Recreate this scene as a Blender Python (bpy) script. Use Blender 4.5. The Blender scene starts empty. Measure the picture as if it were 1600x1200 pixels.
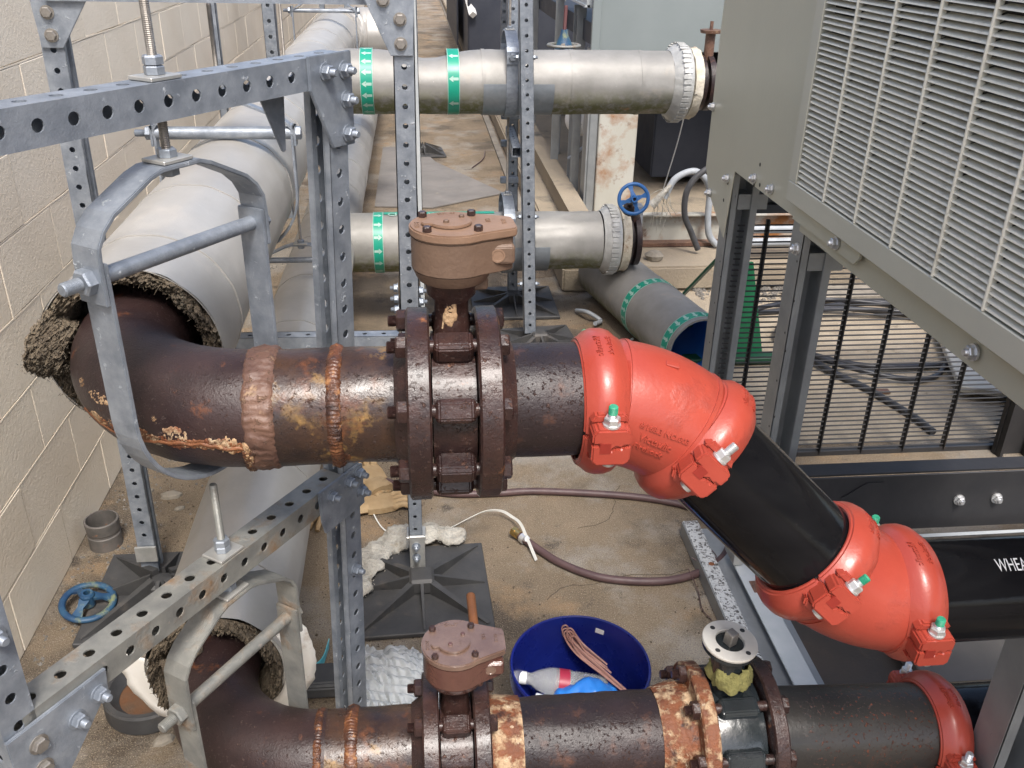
import bpy, bmesh, math, random
from mathutils import Vector, Matrix, noise
random.seed(7)
S = bpy.context.scene
COL = S.collection
PI = math.pi
V = Vector

# ------------------------------------------------------------------ camera
cd = bpy.data.cameras.new('camera'); cam = bpy.data.objects.new('camera', cd); COL.objects.link(cam)
cd.sensor_width = 36; cd.lens = 31.97; cd.clip_start = 0.02; cd.clip_end = 500
cam.matrix_world = Matrix(((0.99482402, 0.02822196, -0.09761501, 0),
                           (-0.09979621, 0.45220158, -0.8863151, 0),
                           (0.01912811, 0.89146915, 0.45267744, 1.8),
                           (0, 0, 0, 1)))
S.camera = cam
# ------------------------------------------------------------------ sky, sun, exposure
SUN_EL, SUN_AZ = math.radians(57), math.radians(173)      # azimuth clockwise from +Y
w = bpy.data.worlds.new('World'); S.world = w; w.use_nodes = True
nt = w.node_tree; bg = nt.nodes['Background']
sky = nt.nodes.new('ShaderNodeTexSky'); sky.sky_type = 'NISHITA'; sky.sun_disc = False
sky.sun_elevation = SUN_EL; sky.sun_rotation = SUN_AZ
sky.air_density = 1.0; sky.dust_density = 4.0; sky.ozone_density = 1.0
nt.links.new(sky.outputs[0], bg.inputs[0]); bg.inputs[1].default_value = 0.15
sl = bpy.data.lights.new('sun', 'SUN'); sl.energy = 2.1; sl.angle = math.radians(14); sl.color = (1, .97, .93)
so = bpy.data.objects.new('sun', sl); COL.objects.link(so)
sd = V((math.sin(SUN_AZ) * math.cos(SUN_EL), math.cos(SUN_AZ) * math.cos(SUN_EL), math.sin(SUN_EL)))
so.rotation_euler = sd.to_track_quat('Z', 'Y').to_euler()
S.view_settings.view_transform = 'Standard'; S.view_settings.look = 'None'
S.view_settings.exposure = 0.98; S.view_settings.gamma = 1
S.view_settings.use_curve_mapping = False
S.render.engine = 'CYCLES'

# ------------------------------------------------------------------ materials
def mat(name, c1, c2=None, scale=8, rough=(.5, .6), metal=0, bump=0, bscale=60, spots=(), spec=.5, coat=0, stretch=None, lohi=(.35, .65), bump2=None, trans=0, alpha=1, ior=1.45):
    m = bpy.data.materials.new(name); m.use_nodes = True
    n = m.node_tree.nodes; L = m.node_tree.links
    b = n['Principled BSDF']
    tc = n.new('ShaderNodeTexCoord'); src = tc.outputs['Object']
    if stretch:
        mp = n.new('ShaderNodeMapping'); mp.inputs['Scale'].default_value = stretch
        L.new(src, mp.inputs[0]); src2 = mp.outputs[0]
    else: src2 = src
    def nz(sc, det=8, s=None, r=.6):
        t = n.new('ShaderNodeTexNoise'); t.inputs['Scale'].default_value = sc; t.inputs['Detail'].default_value = det
        t.inputs['Roughness'].default_value = r; L.new(s or src, t.inputs['Vector']); return t.outputs['Fac']
    def ramp(f, lo, hi):
        r = n.new('ShaderNodeMapRange'); r.inputs[1].default_value = lo; r.inputs[2].default_value = hi; L.new(f, r.inputs[0]); return r.outputs[0]
    def mix(f, a, c):
        x = n.new('ShaderNodeMix'); x.data_type = 'RGBA'; L.new(f, x.inputs[0])
        for i, q in ((6, a), (7, c)):
            if isinstance(q, tuple): x.inputs[i].default_value = (*q[:3], 1)
            else: L.new(q, x.inputs[i])
        return x.outputs[2]
    c2 = c2 or tuple(v * .8 for v in c1)
    f = ramp(nz(scale, s=src2), *lohi)
    col = mix(f, c1, c2)
    rr = n.new('ShaderNodeMapRange'); rr.inputs[3].default_value = rough[0]; rr.inputs[4].default_value = rough[1]
    L.new(nz(scale * 2.3, 5), rr.inputs[0]); ro = rr.outputs[0]
    hs = []
    mets = None
    for sp in spots:
        c, sc, lo, hi = sp[:4]
        k = ramp(nz(sc, 9, src2 if len(sp) > 5 and sp[5] else None, .65), lo, hi)
        if len(sp) > 6 and sp[6]:      # only where a large-scale height band allows: (axis, lo, hi)
            ax, l0, h0 = sp[6]
            sx = n.new('ShaderNodeSeparateXYZ'); L.new(src, sx.inputs[0])
            q = ramp(sx.outputs[ax], l0, h0)
            mm = n.new('ShaderNodeMath'); mm.operation = 'MULTIPLY'; L.new(k, mm.inputs[0]); L.new(q, mm.inputs[1]); k = mm.outputs[0]
        col = mix(k, col, c)
        if len(sp) > 4 and sp[4] is not None:
            x = n.new('ShaderNodeMix'); L.new(k, x.inputs[0]); L.new(ro, x.inputs[2]); x.inputs[3].default_value = sp[4]; ro = x.outputs[0]
        if metal:
            x = n.new('ShaderNodeMix'); L.new(k, x.inputs[0])
            if mets is None: x.inputs[2].default_value = metal
            else: L.new(mets, x.inputs[2])
            x.inputs[3].default_value = 0; mets = x.outputs[0]
        hs.append(k)
    L.new(col, b.inputs['Base Color']); L.new(ro, b.inputs['Roughness'])
    b.inputs['Metallic'].default_value = metal
    if mets is not None: L.new(mets, b.inputs['Metallic'])
    b.inputs['Specular IOR Level'].default_value = spec
    b.inputs['Coat Weight'].default_value = coat; b.inputs['Coat Roughness'].default_value = .15
    b.inputs['Transmission Weight'].default_value = trans; b.inputs['IOR'].default_value = ior; b.inputs['Alpha'].default_value = alpha
    if bump:
        bn = n.new('ShaderNodeBump'); bn.inputs['Distance'].default_value = bump; L.new(nz(bscale, 6), bn.inputs['Height'])
        last = bn
        if bump2:
            b2 = n.new('ShaderNodeBump'); b2.inputs['Distance'].default_value = bump2[0]; L.new(nz(bump2[1], 3), b2.inputs['Height'])
            L.new(bn.outputs[0], b2.inputs['Normal']); last = b2
        if hs:
            b3 = n.new('ShaderNodeBump'); b3.inputs['Distance'].default_value = .0012; L.new(hs[0], b3.inputs['Height']); L.new(last.outputs[0], b3.inputs['Normal']); last = b3
        L.new(last.outputs[0], b.inputs['Normal'])
    return m

GALV = mat('galvanised_steel', (.19, .215, .25), (.31, .34, .38), 26, (.36, .58), .5, .0005, 180, [((.46, .49, .51), 60, .62, .72, .75), ((.10, .115, .14), 7, .54, .74, .6), ((.55, .56, .56), 16, .70, .73, .8)], bump2=(.0003, 400))
GALVB = mat('brownish_galvanised', (.18, .183, .175), (.28, .28, .255), 22, (.42, .62), .45, .0005, 180, [((.17, .105, .055), 12, .54, .70, .8), ((.36, .37, .36), 60, .64, .74, .75), ((.22, .12, .06), 60, .66, .74, .8)], bump2=(.0003, 400))
GALVL = mat('pale_zinc', (.38, .38, .36), (.48, .475, .45), 30, (.35, .5), .6, .0004, 150, [((.35, .2, .1), 45, .66, .76, .8)])
HEADS = mat('bolt_brown_zinc', (.23, .21, .19), (.33, .31, .28), 60, (.4, .6), .7, .0004, 200)
ALU = mat('aluminium_jacket', (.36, .345, .32), (.47, .455, .425), 3.2, (.40, .60), .45, .0020, 7, [((.42, .39, .35), 5, .56, .85, .5), ((.75, .73, .7), 90, .70, .76, .7)], bump2=(.00035, 90))
ALUM = mat('aluminium_mossy', (.22, .215, .20), (.30, .292, .275), 5, (.48, .68), .3, .0018, 9, [((.13, .13, .06), 26, .34, .54, .9, None, (2, .0, -.09)), ((.36, .31, .25), 6, .60, .85, .6), ((.72, .7, .67), 120, .70, .75, .7), ((.33, .17, .06), 7, .69, .78, .8)], bump2=(.0004, 90))
SADDLE = mat('saddle_zinc_sheet', (.20, .225, .25), (.28, .31, .34), 12, (.4, .55), .6, .0004, 60, [((.5, .52, .53), 30, .68, .76, .7)])
RUST = mat('rusty_pipe_brown', (.019, .011, .011), (.042, .023, .021), 7, (.20, .62), 0, .0007, 150, [((.10, .06, .05), 140, .60, .70, .5), ((.13, .045, .018), 22, .60, .70, .6), ((.36, .23, .12), 16, .66, .70, .8), ((.018, .012, .012), 7, .55, .72, .3)], bump2=(.0005, 420), spec=.45)
RUSTP = mat('rusty_pipe_wet', (.018, .011, .011), (.075, .036, .017), 13, (.10, .55), 0, .0007, 130, [((.09, .05, .04), 120, .60, .70, .5), ((.33, .19, .055), 18, .54, .66, .55), ((.20, .065, .018), 11, .56, .68, .4), ((.02, .015, .016), 6, .48, .68, .2)], bump2=(.0004, 380), spec=.5, coat=.15)
RUSTD = mat('rusty_pipe_dark', (.014, .010, .011), (.028, .017, .017), 8, (.16, .55), 0, .0008, 190, [((.07, .04, .032), 150, .58, .68, .5), ((.09, .04, .025), 20, .55, .7, .45), ((.40, .26, .13), 9, .715, .735, .8)], bump2=(.0006, 420), spec=.45)
FLR = mat('rusty_flange', (.020, .011, .011), (.048, .023, .018), 18, (.16, .46), 0, .0012, 130, [((.10, .05, .035), 110, .58, .68, .5), ((.34, .13, .045), 24, .64, .74, .7), ((.42, .28, .14), 12, .71, .75, .8), ((.015, .012, .012), 8, .52, .7, .2)], bump2=(.0005, 380), spec=.45, coat=.12)
WELD = mat('weld_bead_orange', (.030, .014, .011), (.135, .048, .018), 30, (.16, .45), 0, .0025, 90, [((.025, .012, .010), 22, .52, .64, .25), ((.26, .12, .045), 60, .57, .66, .6)], spec=.7)
BAND = mat('weld_band_tan', (.085, .045, .034), (.15, .082, .055), 16, (.3, .6), 0, .0018, 90, [((.24, .15, .10), 90, .58, .68, .6), ((.42, .29, .17), 26, .60, .72, .8), ((.04, .02, .015), 12, .6, .72, .3)])
FLAKE = mat('flaking_rust_cream', (.19, .062, .022), (.11, .038, .018), 30, (.4, .8), 0, .005, 60, [((.40, .28, .17), 34, .47, .58, .85), ((.50, .40, .28), 70, .60, .68, .85), ((.035, .016, .012), 22, .54, .64, .35)], bump2=(.0015, 160))
TANCRUST = mat('tan_crust', (.30, .17, .085), (.42, .29, .17), 40, (.7, .9), 0, .003, 90, [((.2, .07, .02), 30, .6, .72, .8)])
GEAR = mat('gearbox_light_rust', (.165, .098, .062), (.235, .148, .098), 9, (.42, .62), 0, .0009, 90, [((.20, .07, .035), 5, .55, .72, .6), ((.48, .26, .12), 30, .63, .72, .7)], bump2=(.0004, 260))
GEARWT = mat('gearbox_wet_lid_sheen', (.105, .060, .044), (.17, .108, .08), 14, (.10, .28), 0, .0012, 90, [((.07, .03, .024), 16, .56, .68, .2)], bump2=(.0005, 300), spec=.9, coat=.9)  # lid base lightened to paint in the sky reflection on the wet top
GEARW = mat('gearbox_wet_rust', (.075, .032, .025), (.11, .048, .036), 9, (.14, .34), 0, .0010, 90, [((.06, .025, .018), 12, .6, .72, .2)], bump2=(.0005, 260), spec=.8, coat=.5)
GEARB = mat('gearbox_body_dull', (.10, .062, .043), (.15, .097, .066), 9, (.45, .6), 0, .0009, 90, [((.26, .09, .05), 5, .55, .72, .6)], bump2=(.0004, 260))
RED = mat('red_orange_paint', (.30, .042, .026), (.345, .055, .034), 7, (.26, .44), 0, .0005, 40, [((.22, .035, .024), 9, .55, .75, .55), ((.07, .02, .016), 60, .70, .73, .5), ((.09, .02, .015), 17, .715, .74, .5)], bump2=(.0003, 190), spec=.5, coat=.12)
BLACKP = mat('black_coated_pipe', (.005, .005, .006), (.008, .008, .009), 6, (.05, .12), 0, .0003, 50, [((.05, .045, .04), 30, .68, .76, .6)], spec=.2, stretch=(1, 4, 4))
BLACKR = mat('black_pipe_rust_specks', (.022, .021, .020), (.035, .03, .026), 7, (.24, .42), 0, .0007, 80, [((.17, .05, .025), 150, .58, .66, .8, None, (0, -.13, -.06)), ((.09, .045, .03), 6, .62, .75, .5)], spec=.5)
BLACKV = mat('valve_black_enamel', (.012, .016, .018), (.02, .025, .028), 10, (.12, .3), 0, .001, 50, [((.11, .05, .03), 16, .66, .74, .7)], spec=.7, coat=.3)
STAINL = mat('stainless', (.55, .52, .46), (.62, .60, .55), 20, (.3, .45), .25, .0002, 100, [((.40, .33, .2), 14, .6, .75, .5)])
ZINC = mat('bright_zinc_bolt', (.58, .58, .57), (.66, .66, .65), 60, (.25, .4), .7)
GREENTIP = mat('green_thread_compound', (.02, .22, .13), (.04, .32, .18), 90, (.4, .6))
CREAM = mat('cream_block_paint', (.79, .69, .545), (.84, .745, .60), 3, (.75, .9), 0, .0022, 75, [((.36, .29, .2), 4, .64, .85, .9), ((.45, .38, .29), 220, .70, .74, .9)], bump2=(.0016, 210))
MORTAR = mat('painted_mortar', (.50, .43, .33), (.60, .52, .41), 20, (.8, .9), 0, .006, 40)
MORTARR = mat('dirty_mortar_lump', (.45, .35, .22), (.62, .54, .42), 9, (.8, .9), 0, .006, 35, [((.10, .09, .06), 12, .55, .7, .9)])
CONC = mat('brown_concrete', (.150, .112, .072), (.225, .172, .115), 3.5, (.7, .9), 0, .006, 170, [((.25, .225, .19), 1.9, .50, .60, .85), ((.085, .065, .046), 1.4, .52, .60, .8), ((.27, .18, .10), 2.7, .56, .66, .8), ((.055, .043, .033), 6, .60, .68, .7), ((.40, .33, .24), 300, .54, .62, .8), ((.07, .05, .035), 240, .55, .65, .8), ((.10, .08, .055), 3.2, .56, .74, .85), ((.21, .09, .03), 2.6, .68, .82, .8)], bump2=(.003, 500))
CONCG = mat('grey_concrete', (.17, .15, .125), (.25, .225, .19), 3, (.8, .95), 0, .006, 60, [((.06, .055, .05), 4, .55, .72, .9), ((.33, .27, .18), 5, .6, .7, .9)])
PAD = mat('pad_concrete', (.30, .25, .18), (.24, .20, .15), 3, (.8, .95), 0, .005, 80, [((.08, .075, .065), 2.5, .56, .72, .9)])
RUBBER = mat('black_rubber', (.036, .036, .037), (.055, .054, .053), 12, (.45, .65), 0, .0008, 160, [((.13, .11, .09), 9, .58, .8, .8)])
RUBM = mat('worn_rubber_mat', (.145, .135, .125), (.20, .185, .17), 4, (.5, .8), 0, .001, 90, [((.28, .25, .2), 10, .63, .72, .8)])
OLIVE = mat('olive_grey_enamel', (.42, .41, .325), (.445, .435, .345), 2, (.30, .42), 0, .0004, 60, [((.60, .60, .54), 120, .70, .72, .6)], spec=.45)
OLIVER = mat('grille_rail_enamel', (.43, .425, .355), (.46, .455, .38), 3, (.30, .42), 0, .0004, 60, [((.42, .42, .38), 40, .70, .76, .6)])
OLIVEL = mat('louvre_pale_enamel', (.58, .565, .48), (.65, .635, .55), 14, (.45, .6), 0, .0006, 80, [((.62, .6, .54), 70, .66, .74, .7), ((.30, .27, .2), 9, .6, .78, .6)])
LEG = mat('leg_zinc', (.27, .285, .29), (.34, .355, .36), 9, (.4, .55), .6, .0004, 90, [((.11, .12, .14), 60, .68, .73, .6)])
DARK = mat('dark_painted_steel', (.022, .022, .024), (.032, .031, .032), 8, (.4, .55), 0, .0004, 60, [((.08, .06, .045), 5, .62, .8, .7)])
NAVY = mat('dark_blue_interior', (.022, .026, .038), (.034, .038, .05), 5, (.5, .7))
INNER = mat('coil_dark_inside', (.02, .02, .02), (.03, .03, .03), 5, (.6, .8))
GREYP = mat('pale_blue_grey_panel', (.165, .190, .19), (.19, .215, .215), 2, (.35, .5), 0, .0003, 40, [((.12, .13, .13), 14, .72, .76, .6)])
RUSTCOL = mat('stained_white_column', (.36, .35, .30), (.42, .41, .37), 4, (.5, .7), 0, .001, 60, [((.24, .10, .03), 3.4, .46, .62, .8), ((.13, .05, .02), 9, .58, .70, .8)], stretch=(1, 1, .4))
COIL = mat('brown_coil_mesh', (.19, .16, .14), (.26, .22, .2), 60, (.6, .8), 0, .002, 300)
WHITE = mat('white_paint', (.62, .62, .60), (.72, .72, .70), 12, (.4, .6), 0, .0005, 80, [((.20, .18, .15), 45, .60, .68, .8)])
WHITEC = mat('chipped_white_strip', (.36, .37, .37), (.42, .43, .43), 12, (.4, .6), 0, .0006, 80, [((.07, .065, .06), 130, .54, .58, .7), ((.15, .14, .13), 30, .56, .66, .7)])
WHITES = mat('white_strip_smooth', (.36, .39, .40), (.42, .44, .45), 12, (.35, .5), 0, .0003, 80, [((.36, .2, .1), 9, .69, .74, .8)])
PAPER = mat('white_pvc_sheet', (.70, .67, .60), (.78, .76, .71), 6, (.5, .7), 0, .001, 30, [((.32, .21, .1), 9, .62, .78, .8)])
INSUL = mat('fibreglass_brown', (.10, .075, .05), (.20, .16, .11), 34, (.9, 1), 0, .012, 45, [((.36, .31, .22), 60, .58, .7, 1), ((.05, .038, .028), 18, .56, .7, 1)], bump2=(.008, 120))
INSULW = mat('fibreglass_pale', (.30, .28, .24), (.46, .44, .39), 20, (.9, 1), 0, .010, 55, [((.25, .22, .17), 14, .58, .7, 1)], bump2=(.006, 140))
INSULY = mat('yellow_foam', (.13, .12, .04), (.25, .23, .08), 30, (.8, .95), 0, .008, 80, [((.2, .14, .04), 30, .6, .7, 1)])
TEAL = mat('teal_flow_tape', (.008, .235, .155), (.012, .27, .18), 10, (.3, .42), 0, .0002, 60)
TAPEW = mat('white_tape_print', (.26, .42, .36), (.34, .48, .42), 20, (.4, .5))
FOIL = mat('white_foil_tape', (.34, .34, .325), (.46, .46, .44), 24, (.35, .6), .2, .002, 60, [((.25, .24, .18), 12, .62, .75, .8)])
BLUE = mat('blue_handwheel_paint', (.02, .09, .25), (.03, .12, .32), 12, (.3, .5), 0, .0008, 80, [((.20, .09, .04), 40, .67, .73, .8)])
BLUEG = mat('faded_blue_handwheel', (.014, .042, .10), (.025, .08, .14), 14, (.35, .55), 0, .001, 80, [((.18, .20, .10), 22, .55, .68, .7), ((.02, .05, .10), 14, .6, .7, .5)])
BUCKET = mat('blue_bucket_plastic', (.006, .012, .13), (.009, .018, .17), 8, (.22, .34), 0, .0004, 60, [((.35, .4, .5), 140, .735, .75, .6)])
BLUEPIPE = mat('blue_pvc_lining', (.01, .10, .34), (.015, .13, .42), 6, (.3, .45))
BLUEBAG = mat('bright_blue_plastic', (.02, .16, .55), (.03, .2, .6), 10, (.3, .5))
HOSE = mat('purple_brown_rubber_hose', (.060, .034, .035), (.085, .05, .048), 20, (.4, .6), 0, .0006, 160)
BRASS = mat('brass', (.55, .38, .14), (.62, .45, .2), 30, (.25, .4), 1)
LEATHER = mat('leather_glove', (.27, .18, .09), (.36, .26, .145), 12, (.7, .85), 0, .003, 50, [((.26, .16, .07), 14, .58, .7, .9)])
CLEAR = mat('clear_plastic', (.92, .95, .96), (.95, .97, .98), 20, (.05, .12), 0, .003, 60, trans=.8, ior=1.25)
FILM = mat('plastic_film', (.72, .76, .78), (.84, .87, .88), 30, (.12, .28), 0, .004, 45, trans=.55, ior=1.3)
LABELM = mat('dark_red_label', (.32, .02, .05), (.36, .04, .07), 20, (.3, .5))
CAPW = mat('white_cap', (.70, .72, .72), (.76, .78, .78), 20, (.3, .5))
CABLE = mat('black_cable', (.022, .023, .028), (.035, .036, .042), 30, (.3, .5))
COPPERW = mat('pink_brown_wire', (.30, .15, .12), (.36, .2, .16), 30, (.3, .5))
GREEN = mat('green_paint', (.012, .13, .055), (.018, .17, .075), 10, (.35, .5), 0, .0003, 60, [((.28, .32, .10), 16, .69, .72, .6)])
GREEND = mat('dark_green_paint', (.010, .06, .032), (.014, .08, .042), 10, (.35, .5))
GREYC = mat('grey_conduit', (.26, .28, .30), (.33, .35, .37), 20, (.45, .6))
DGREYC = mat('dark_conduit', (.05, .05, .052), (.075, .075, .078), 20, (.45, .6))
STRAPW = mat('white_strapping', (.66, .66, .62), (.72, .72, .68), 30, (.35, .5))
CYAN = mat('cyan_wrapper', (.10, .48, .56), (.2, .6, .66), 30, (.3, .5))
STONE = mat('pale_stone', (.17, .15, .12), (.26, .23, .185), 20, (.8, .95), 0, .002, 80)
GRAVELM = mat('dark_gravel', (.10, .095, .085), (.20, .18, .155), 25, (.8, .95))
SHAFT = mat('orange_rust_shaft', (.20, .078, .03), (.13, .05, .022), 24, (.45, .65), 0, .0012, 120, [((.55, .36, .2), 30, .62, .7, .8)])
STENCIL = mat('stencil_print', (.62, .62, .62), (.5, .5, .5), 60, (.5, .6))
WOOD = mat('weathered_board', (.48, .46, .40), (.56, .54, .48), 9, (.6, .8))

# ------------------------------------------------------------------ mesh helpers
def frame(z, x=None):
    z = V(z).normalized()
    if x is None: x = V((1, 0, 0)) if abs(z.x) < .9 else V((0, 1, 0))
    x = V(x); x = (x - x.dot(z) * z).normalized()
    y = z.cross(x)
    return Matrix((x, y, z)).transposed()
def mtx(o, z=(0, 0, 1), x=None):
    m = frame(z, x).to_4x4(); m.translation = V(o); return m

class MB:
    def __init__(s): s.v = []; s.f = []
    def add(s, vs, fs, m=None):
        o = len(s.v)
        for p in vs:
            p = V(p); s.v.append(m @ p if m is not None else p)
        for f in fs: s.f.append(tuple(o + i for i in f))
    def box(s, c, d, m=None, ch=0):
        x, y, z = (q / 2 for q in d); cx, cy, cz = c
        if ch:
            vs = []
            for sz in (-1, 1):
                for (k, zz) in (((1, z - ch), (0, z)) if sz > 0 else ((0, z), (1, z - ch))):
                    xx, yy = (x, y) if k else (x - ch, y - ch)
                    e = ch if k else 0
                    for (px, py) in ((-xx + e, -yy), (xx - e, -yy), (xx, -yy + e), (xx, yy - e), (xx - e, yy), (-xx + e, yy), (-xx, yy - e), (-xx, -yy + e)):
                        vs.append((cx + px, cy + py, cz + sz * zz))
            fs = [tuple(reversed(range(8))), tuple(range(24, 32))]
            for r in range(3):
                for i in range(8): fs.append((r * 8 + i, r * 8 + (i + 1) % 8, r * 8 + 8 + (i + 1) % 8, r * 8 + 8 + i))
            s.add(vs, fs, m); return
        vs = [(cx + i * x, cy + j * y, cz + k * z) for i in (-1, 1) for j in (-1, 1) for k in (-1, 1)]
        s.add(vs, [(0, 1, 3, 2), (4, 6, 7, 5), (0, 4, 5, 1), (2, 3, 7, 6), (0, 2, 6, 4), (1, 5, 7, 3)], m)
    def prism(s, pts, z0, z1, m=None):
        n = len(pts)
        vs = [(p[0], p[1], z0) for p in pts] + [(p[0], p[1], z1) for p in pts]
        fs = [tuple(reversed(range(n))), tuple(range(n, 2 * n))] + [(i, (i + 1) % n, n + (i + 1) % n, n + i) for i in range(n)]
        s.add(vs, fs, m)
    def lathe(s, prof, seg=48, m=None, a0=0, a1=2 * PI, closed=False, jit=None):
        # prof: (z, r) along local z
        full = abs(a1 - a0 - 2 * PI) < 1e-6
        na = seg if full else seg + 1; n = len(prof); vs = []
        for i in range(na):
            a = a0 + (a1 - a0) * i / seg
            for z, r in prof:
                rr = r + (jit(a, z) if jit else 0)
                vs.append((rr * math.cos(a), rr * math.sin(a), z))
        fs = []
        for i in range(seg):
            j = (i + 1) % na
            for k in range(n if closed else n - 1):
                q = (k + 1) % n
                fs.append((i * n + k, j * n + k, j * n + q, i * n + q))
        if not full and closed:
            fs.append(tuple(range(n))); fs.append(tuple((na - 1) * n + k for k in reversed(range(n))))
        s.add(vs, fs, m)
    def cyl(s, p0, p1, r, seg=16, r1=None, cap=True):
        p0, p1 = V(p0), V(p1); m = mtx(p0, p1 - p0); h = (p1 - p0).length; r1 = r if r1 is None else r1
        pr = ([(0, 1e-5)] if cap else []) + [(0, r), (h, r1)] + ([(h, 1e-5)] if cap else [])
        s.lathe(pr, seg, m)
    def hexp(s, o, z, r, h, x=None):
        m = mtx(o, z, x)
        s.lathe([(0, 1e-5), (0, r), (h * .82, r), (h, r * .86), (h, 1e-5)], 6, m)
    def tube(s, pts, rad, seg=14, cap=True, jit=None, up=None):
        pts = [V(p) for p in pts]; n = len(pts); vs = []
        t = (pts[1] - pts[0]).normalized(); x = frame(t, up).col[0].to_3d() if up is not None else frame(t).col[0].to_3d()
        for i, p in enumerate(pts):
            t = ((pts[min(i + 1, n - 1)] - pts[max(i - 1, 0)])).normalized()
            x = (x - x.dot(t) * t).normalized(); y = t.cross(x)
            r = rad[i] if isinstance(rad, (list, tuple)) else rad
            for k in range(seg):
                a = 2 * PI * k / seg; rr = r + (jit(i, a) if jit else 0)
                vs.append(p + rr * (math.cos(a) * x + math.sin(a) * y))
        fs = [(i * seg + k, i * seg + (k + 1) % seg, (i + 1) * seg + (k + 1) % seg, (i + 1) * seg + k) for i in range(n - 1) for k in range(seg)]
        if cap: fs += [tuple(reversed(range(seg))), tuple((n - 1) * seg + k for k in range(seg))]
        s.add(vs, fs)
    def band(s, pts, wdir, w, th):
        # flat strip: pts centre line, wdir width direction, th thickness
        pts = [V(p) for p in pts]; wd = V(wdir).normalized(); n = len(pts); vs = []
        for i, p in enumerate(pts):
            t = (pts[min(i + 1, n - 1)] - pts[max(i - 1, 0)]).normalized(); nn = t.cross(wd).normalized()
            ww = w[i] if isinstance(w, (list, tuple)) else w
            e = th * .3
            for a, b in ((-1, -.5), (-1, .5), (1, .5), (1, -.5)): vs.append(p + wd * a * ww / 2 + nn * b * th)
        fs = [(i * 4 + k, i * 4 + (k + 1) % 4, i * 4 + 4 + (k + 1) % 4, i * 4 + 4 + k) for i in range(n - 1) for k in range(4)]
        fs += [(3, 2, 1, 0), tuple((n - 1) * 4 + k for k in range(4))]
        s.add(vs, fs)
    def mesh(s, name, mats, smooth=None, bevel=0, base=(0, 0, 0), bseg=2):
        me = bpy.data.meshes.new(name); b = V(base)
        me.from_pydata([p - b for p in s.v], [], s.f); me.validate()
        bm = bmesh.new(); bm.from_mesh(me)
        bmesh.ops.remove_doubles(bm, verts=bm.verts, dist=1e-5)
        bmesh.ops.recalc_face_normals(bm, faces=bm.faces)
        if bevel:
            es = [e for e in bm.edges if len(e.link_faces) == 2 and e.calc_face_angle() > .5]
            bmesh.ops.bevel(bm, geom=es, offset=bevel, segments=bseg, affect='EDGES', clamp_overlap=True)
        bm.to_mesh(me); bm.free()
        if smooth is not None:
            me.polygons.foreach_set('use_smooth', [True] * len(me.polygons)); me.set_sharp_from_angle(angle=math.radians(smooth))
        me.materials.append(mats); return me

def smoothpath(pts, n=8):
    pts = [V(p) for p in pts]; out = []
    P = [pts[0] * 2 - pts[1]] + pts + [pts[-1] * 2 - pts[-2]]
    for i in range(1, len(P) - 2):
        for k in range(n):
            t = k / n; a, b, c, d = P[i - 1], P[i], P[i + 1], P[i + 2]
            out.append(.5 * ((2 * b) + (c - a) * t + (2 * a - 5 * b + 4 * c - d) * t * t + (3 * b - a - 3 * c + d) * t ** 3))
    out.append(pts[-1]); return out

def tag(o, label, cat, group=None, kind=None):
    if label: o['label'] = label
    if cat: o['category'] = cat
    if group: o['group'] = group
    if kind: o['kind'] = kind
def thing(name, label, cat, loc=(0, 0, 0), group=None):
    o = bpy.data.objects.new(name, None); COL.objects.link(o); o.location = loc; o.empty_display_size = .05
    tag(o, label, cat, group); return o
def org(o):
    p = V(o.location)
    while o.parent: o = o.parent; p += V(o.location)
    return p
def part(mb, name, m, parent=None, smooth=None, bevel=0, label=None, kind=None, bseg=2):
    base = org(parent) if parent else V((0, 0, 0))
    o = bpy.data.objects.new(name, mb.mesh(name, m, smooth, bevel, base, bseg)); COL.objects.link(o)
    if parent: o.parent = parent
    if label: o['label'] = label
    if kind: o['kind'] = kind
    return o
def solo(mb, name, m, label, cat, loc=(0, 0, 0), group=None, smooth=None, bevel=0, kind=None):
    o = bpy.data.objects.new(name, mb.mesh(name, m, smooth, bevel, loc)); COL.objects.link(o); o.location = loc
    tag(o, label, cat, group, kind); return o
def struct(mb, name, m, smooth=None, bevel=0):
    o = part(mb, name, m, None, smooth, bevel); o['kind'] = 'structure'; return o
def inst(me, name, parent, pos, z=(0, 0, 1), x=None, scale=1):
    o = bpy.data.objects.new(name, me); COL.objects.link(o); o.parent = parent
    o.location = V(pos) - (org(parent) if parent else V((0, 0, 0)))
    o.rotation_euler = frame(z, x).to_euler(); o.scale = (scale,) * 3; return o

def text(body, size, ext, name, m, parent, fn, bold=0):
    cu = bpy.data.curves.new('t', 'FONT'); cu.body = body; cu.size = size; cu.extrude = ext; cu.align_x = 'CENTER'; cu.align_y = 'CENTER'
    cu.resolution_u = 2; cu.offset = bold
    ob = bpy.data.objects.new('t', cu); me = bpy.data.meshes.new_from_object(ob); bpy.data.objects.remove(ob)
    base = org(parent) if parent else V((0, 0, 0))
    for v in me.vertices: v.co = fn(v.co) - base
    me.name = name; me.materials.clear(); me.materials.append(m)
    o = bpy.data.objects.new(name, me); COL.objects.link(o)
    if parent: o.parent = parent
    return o

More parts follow.
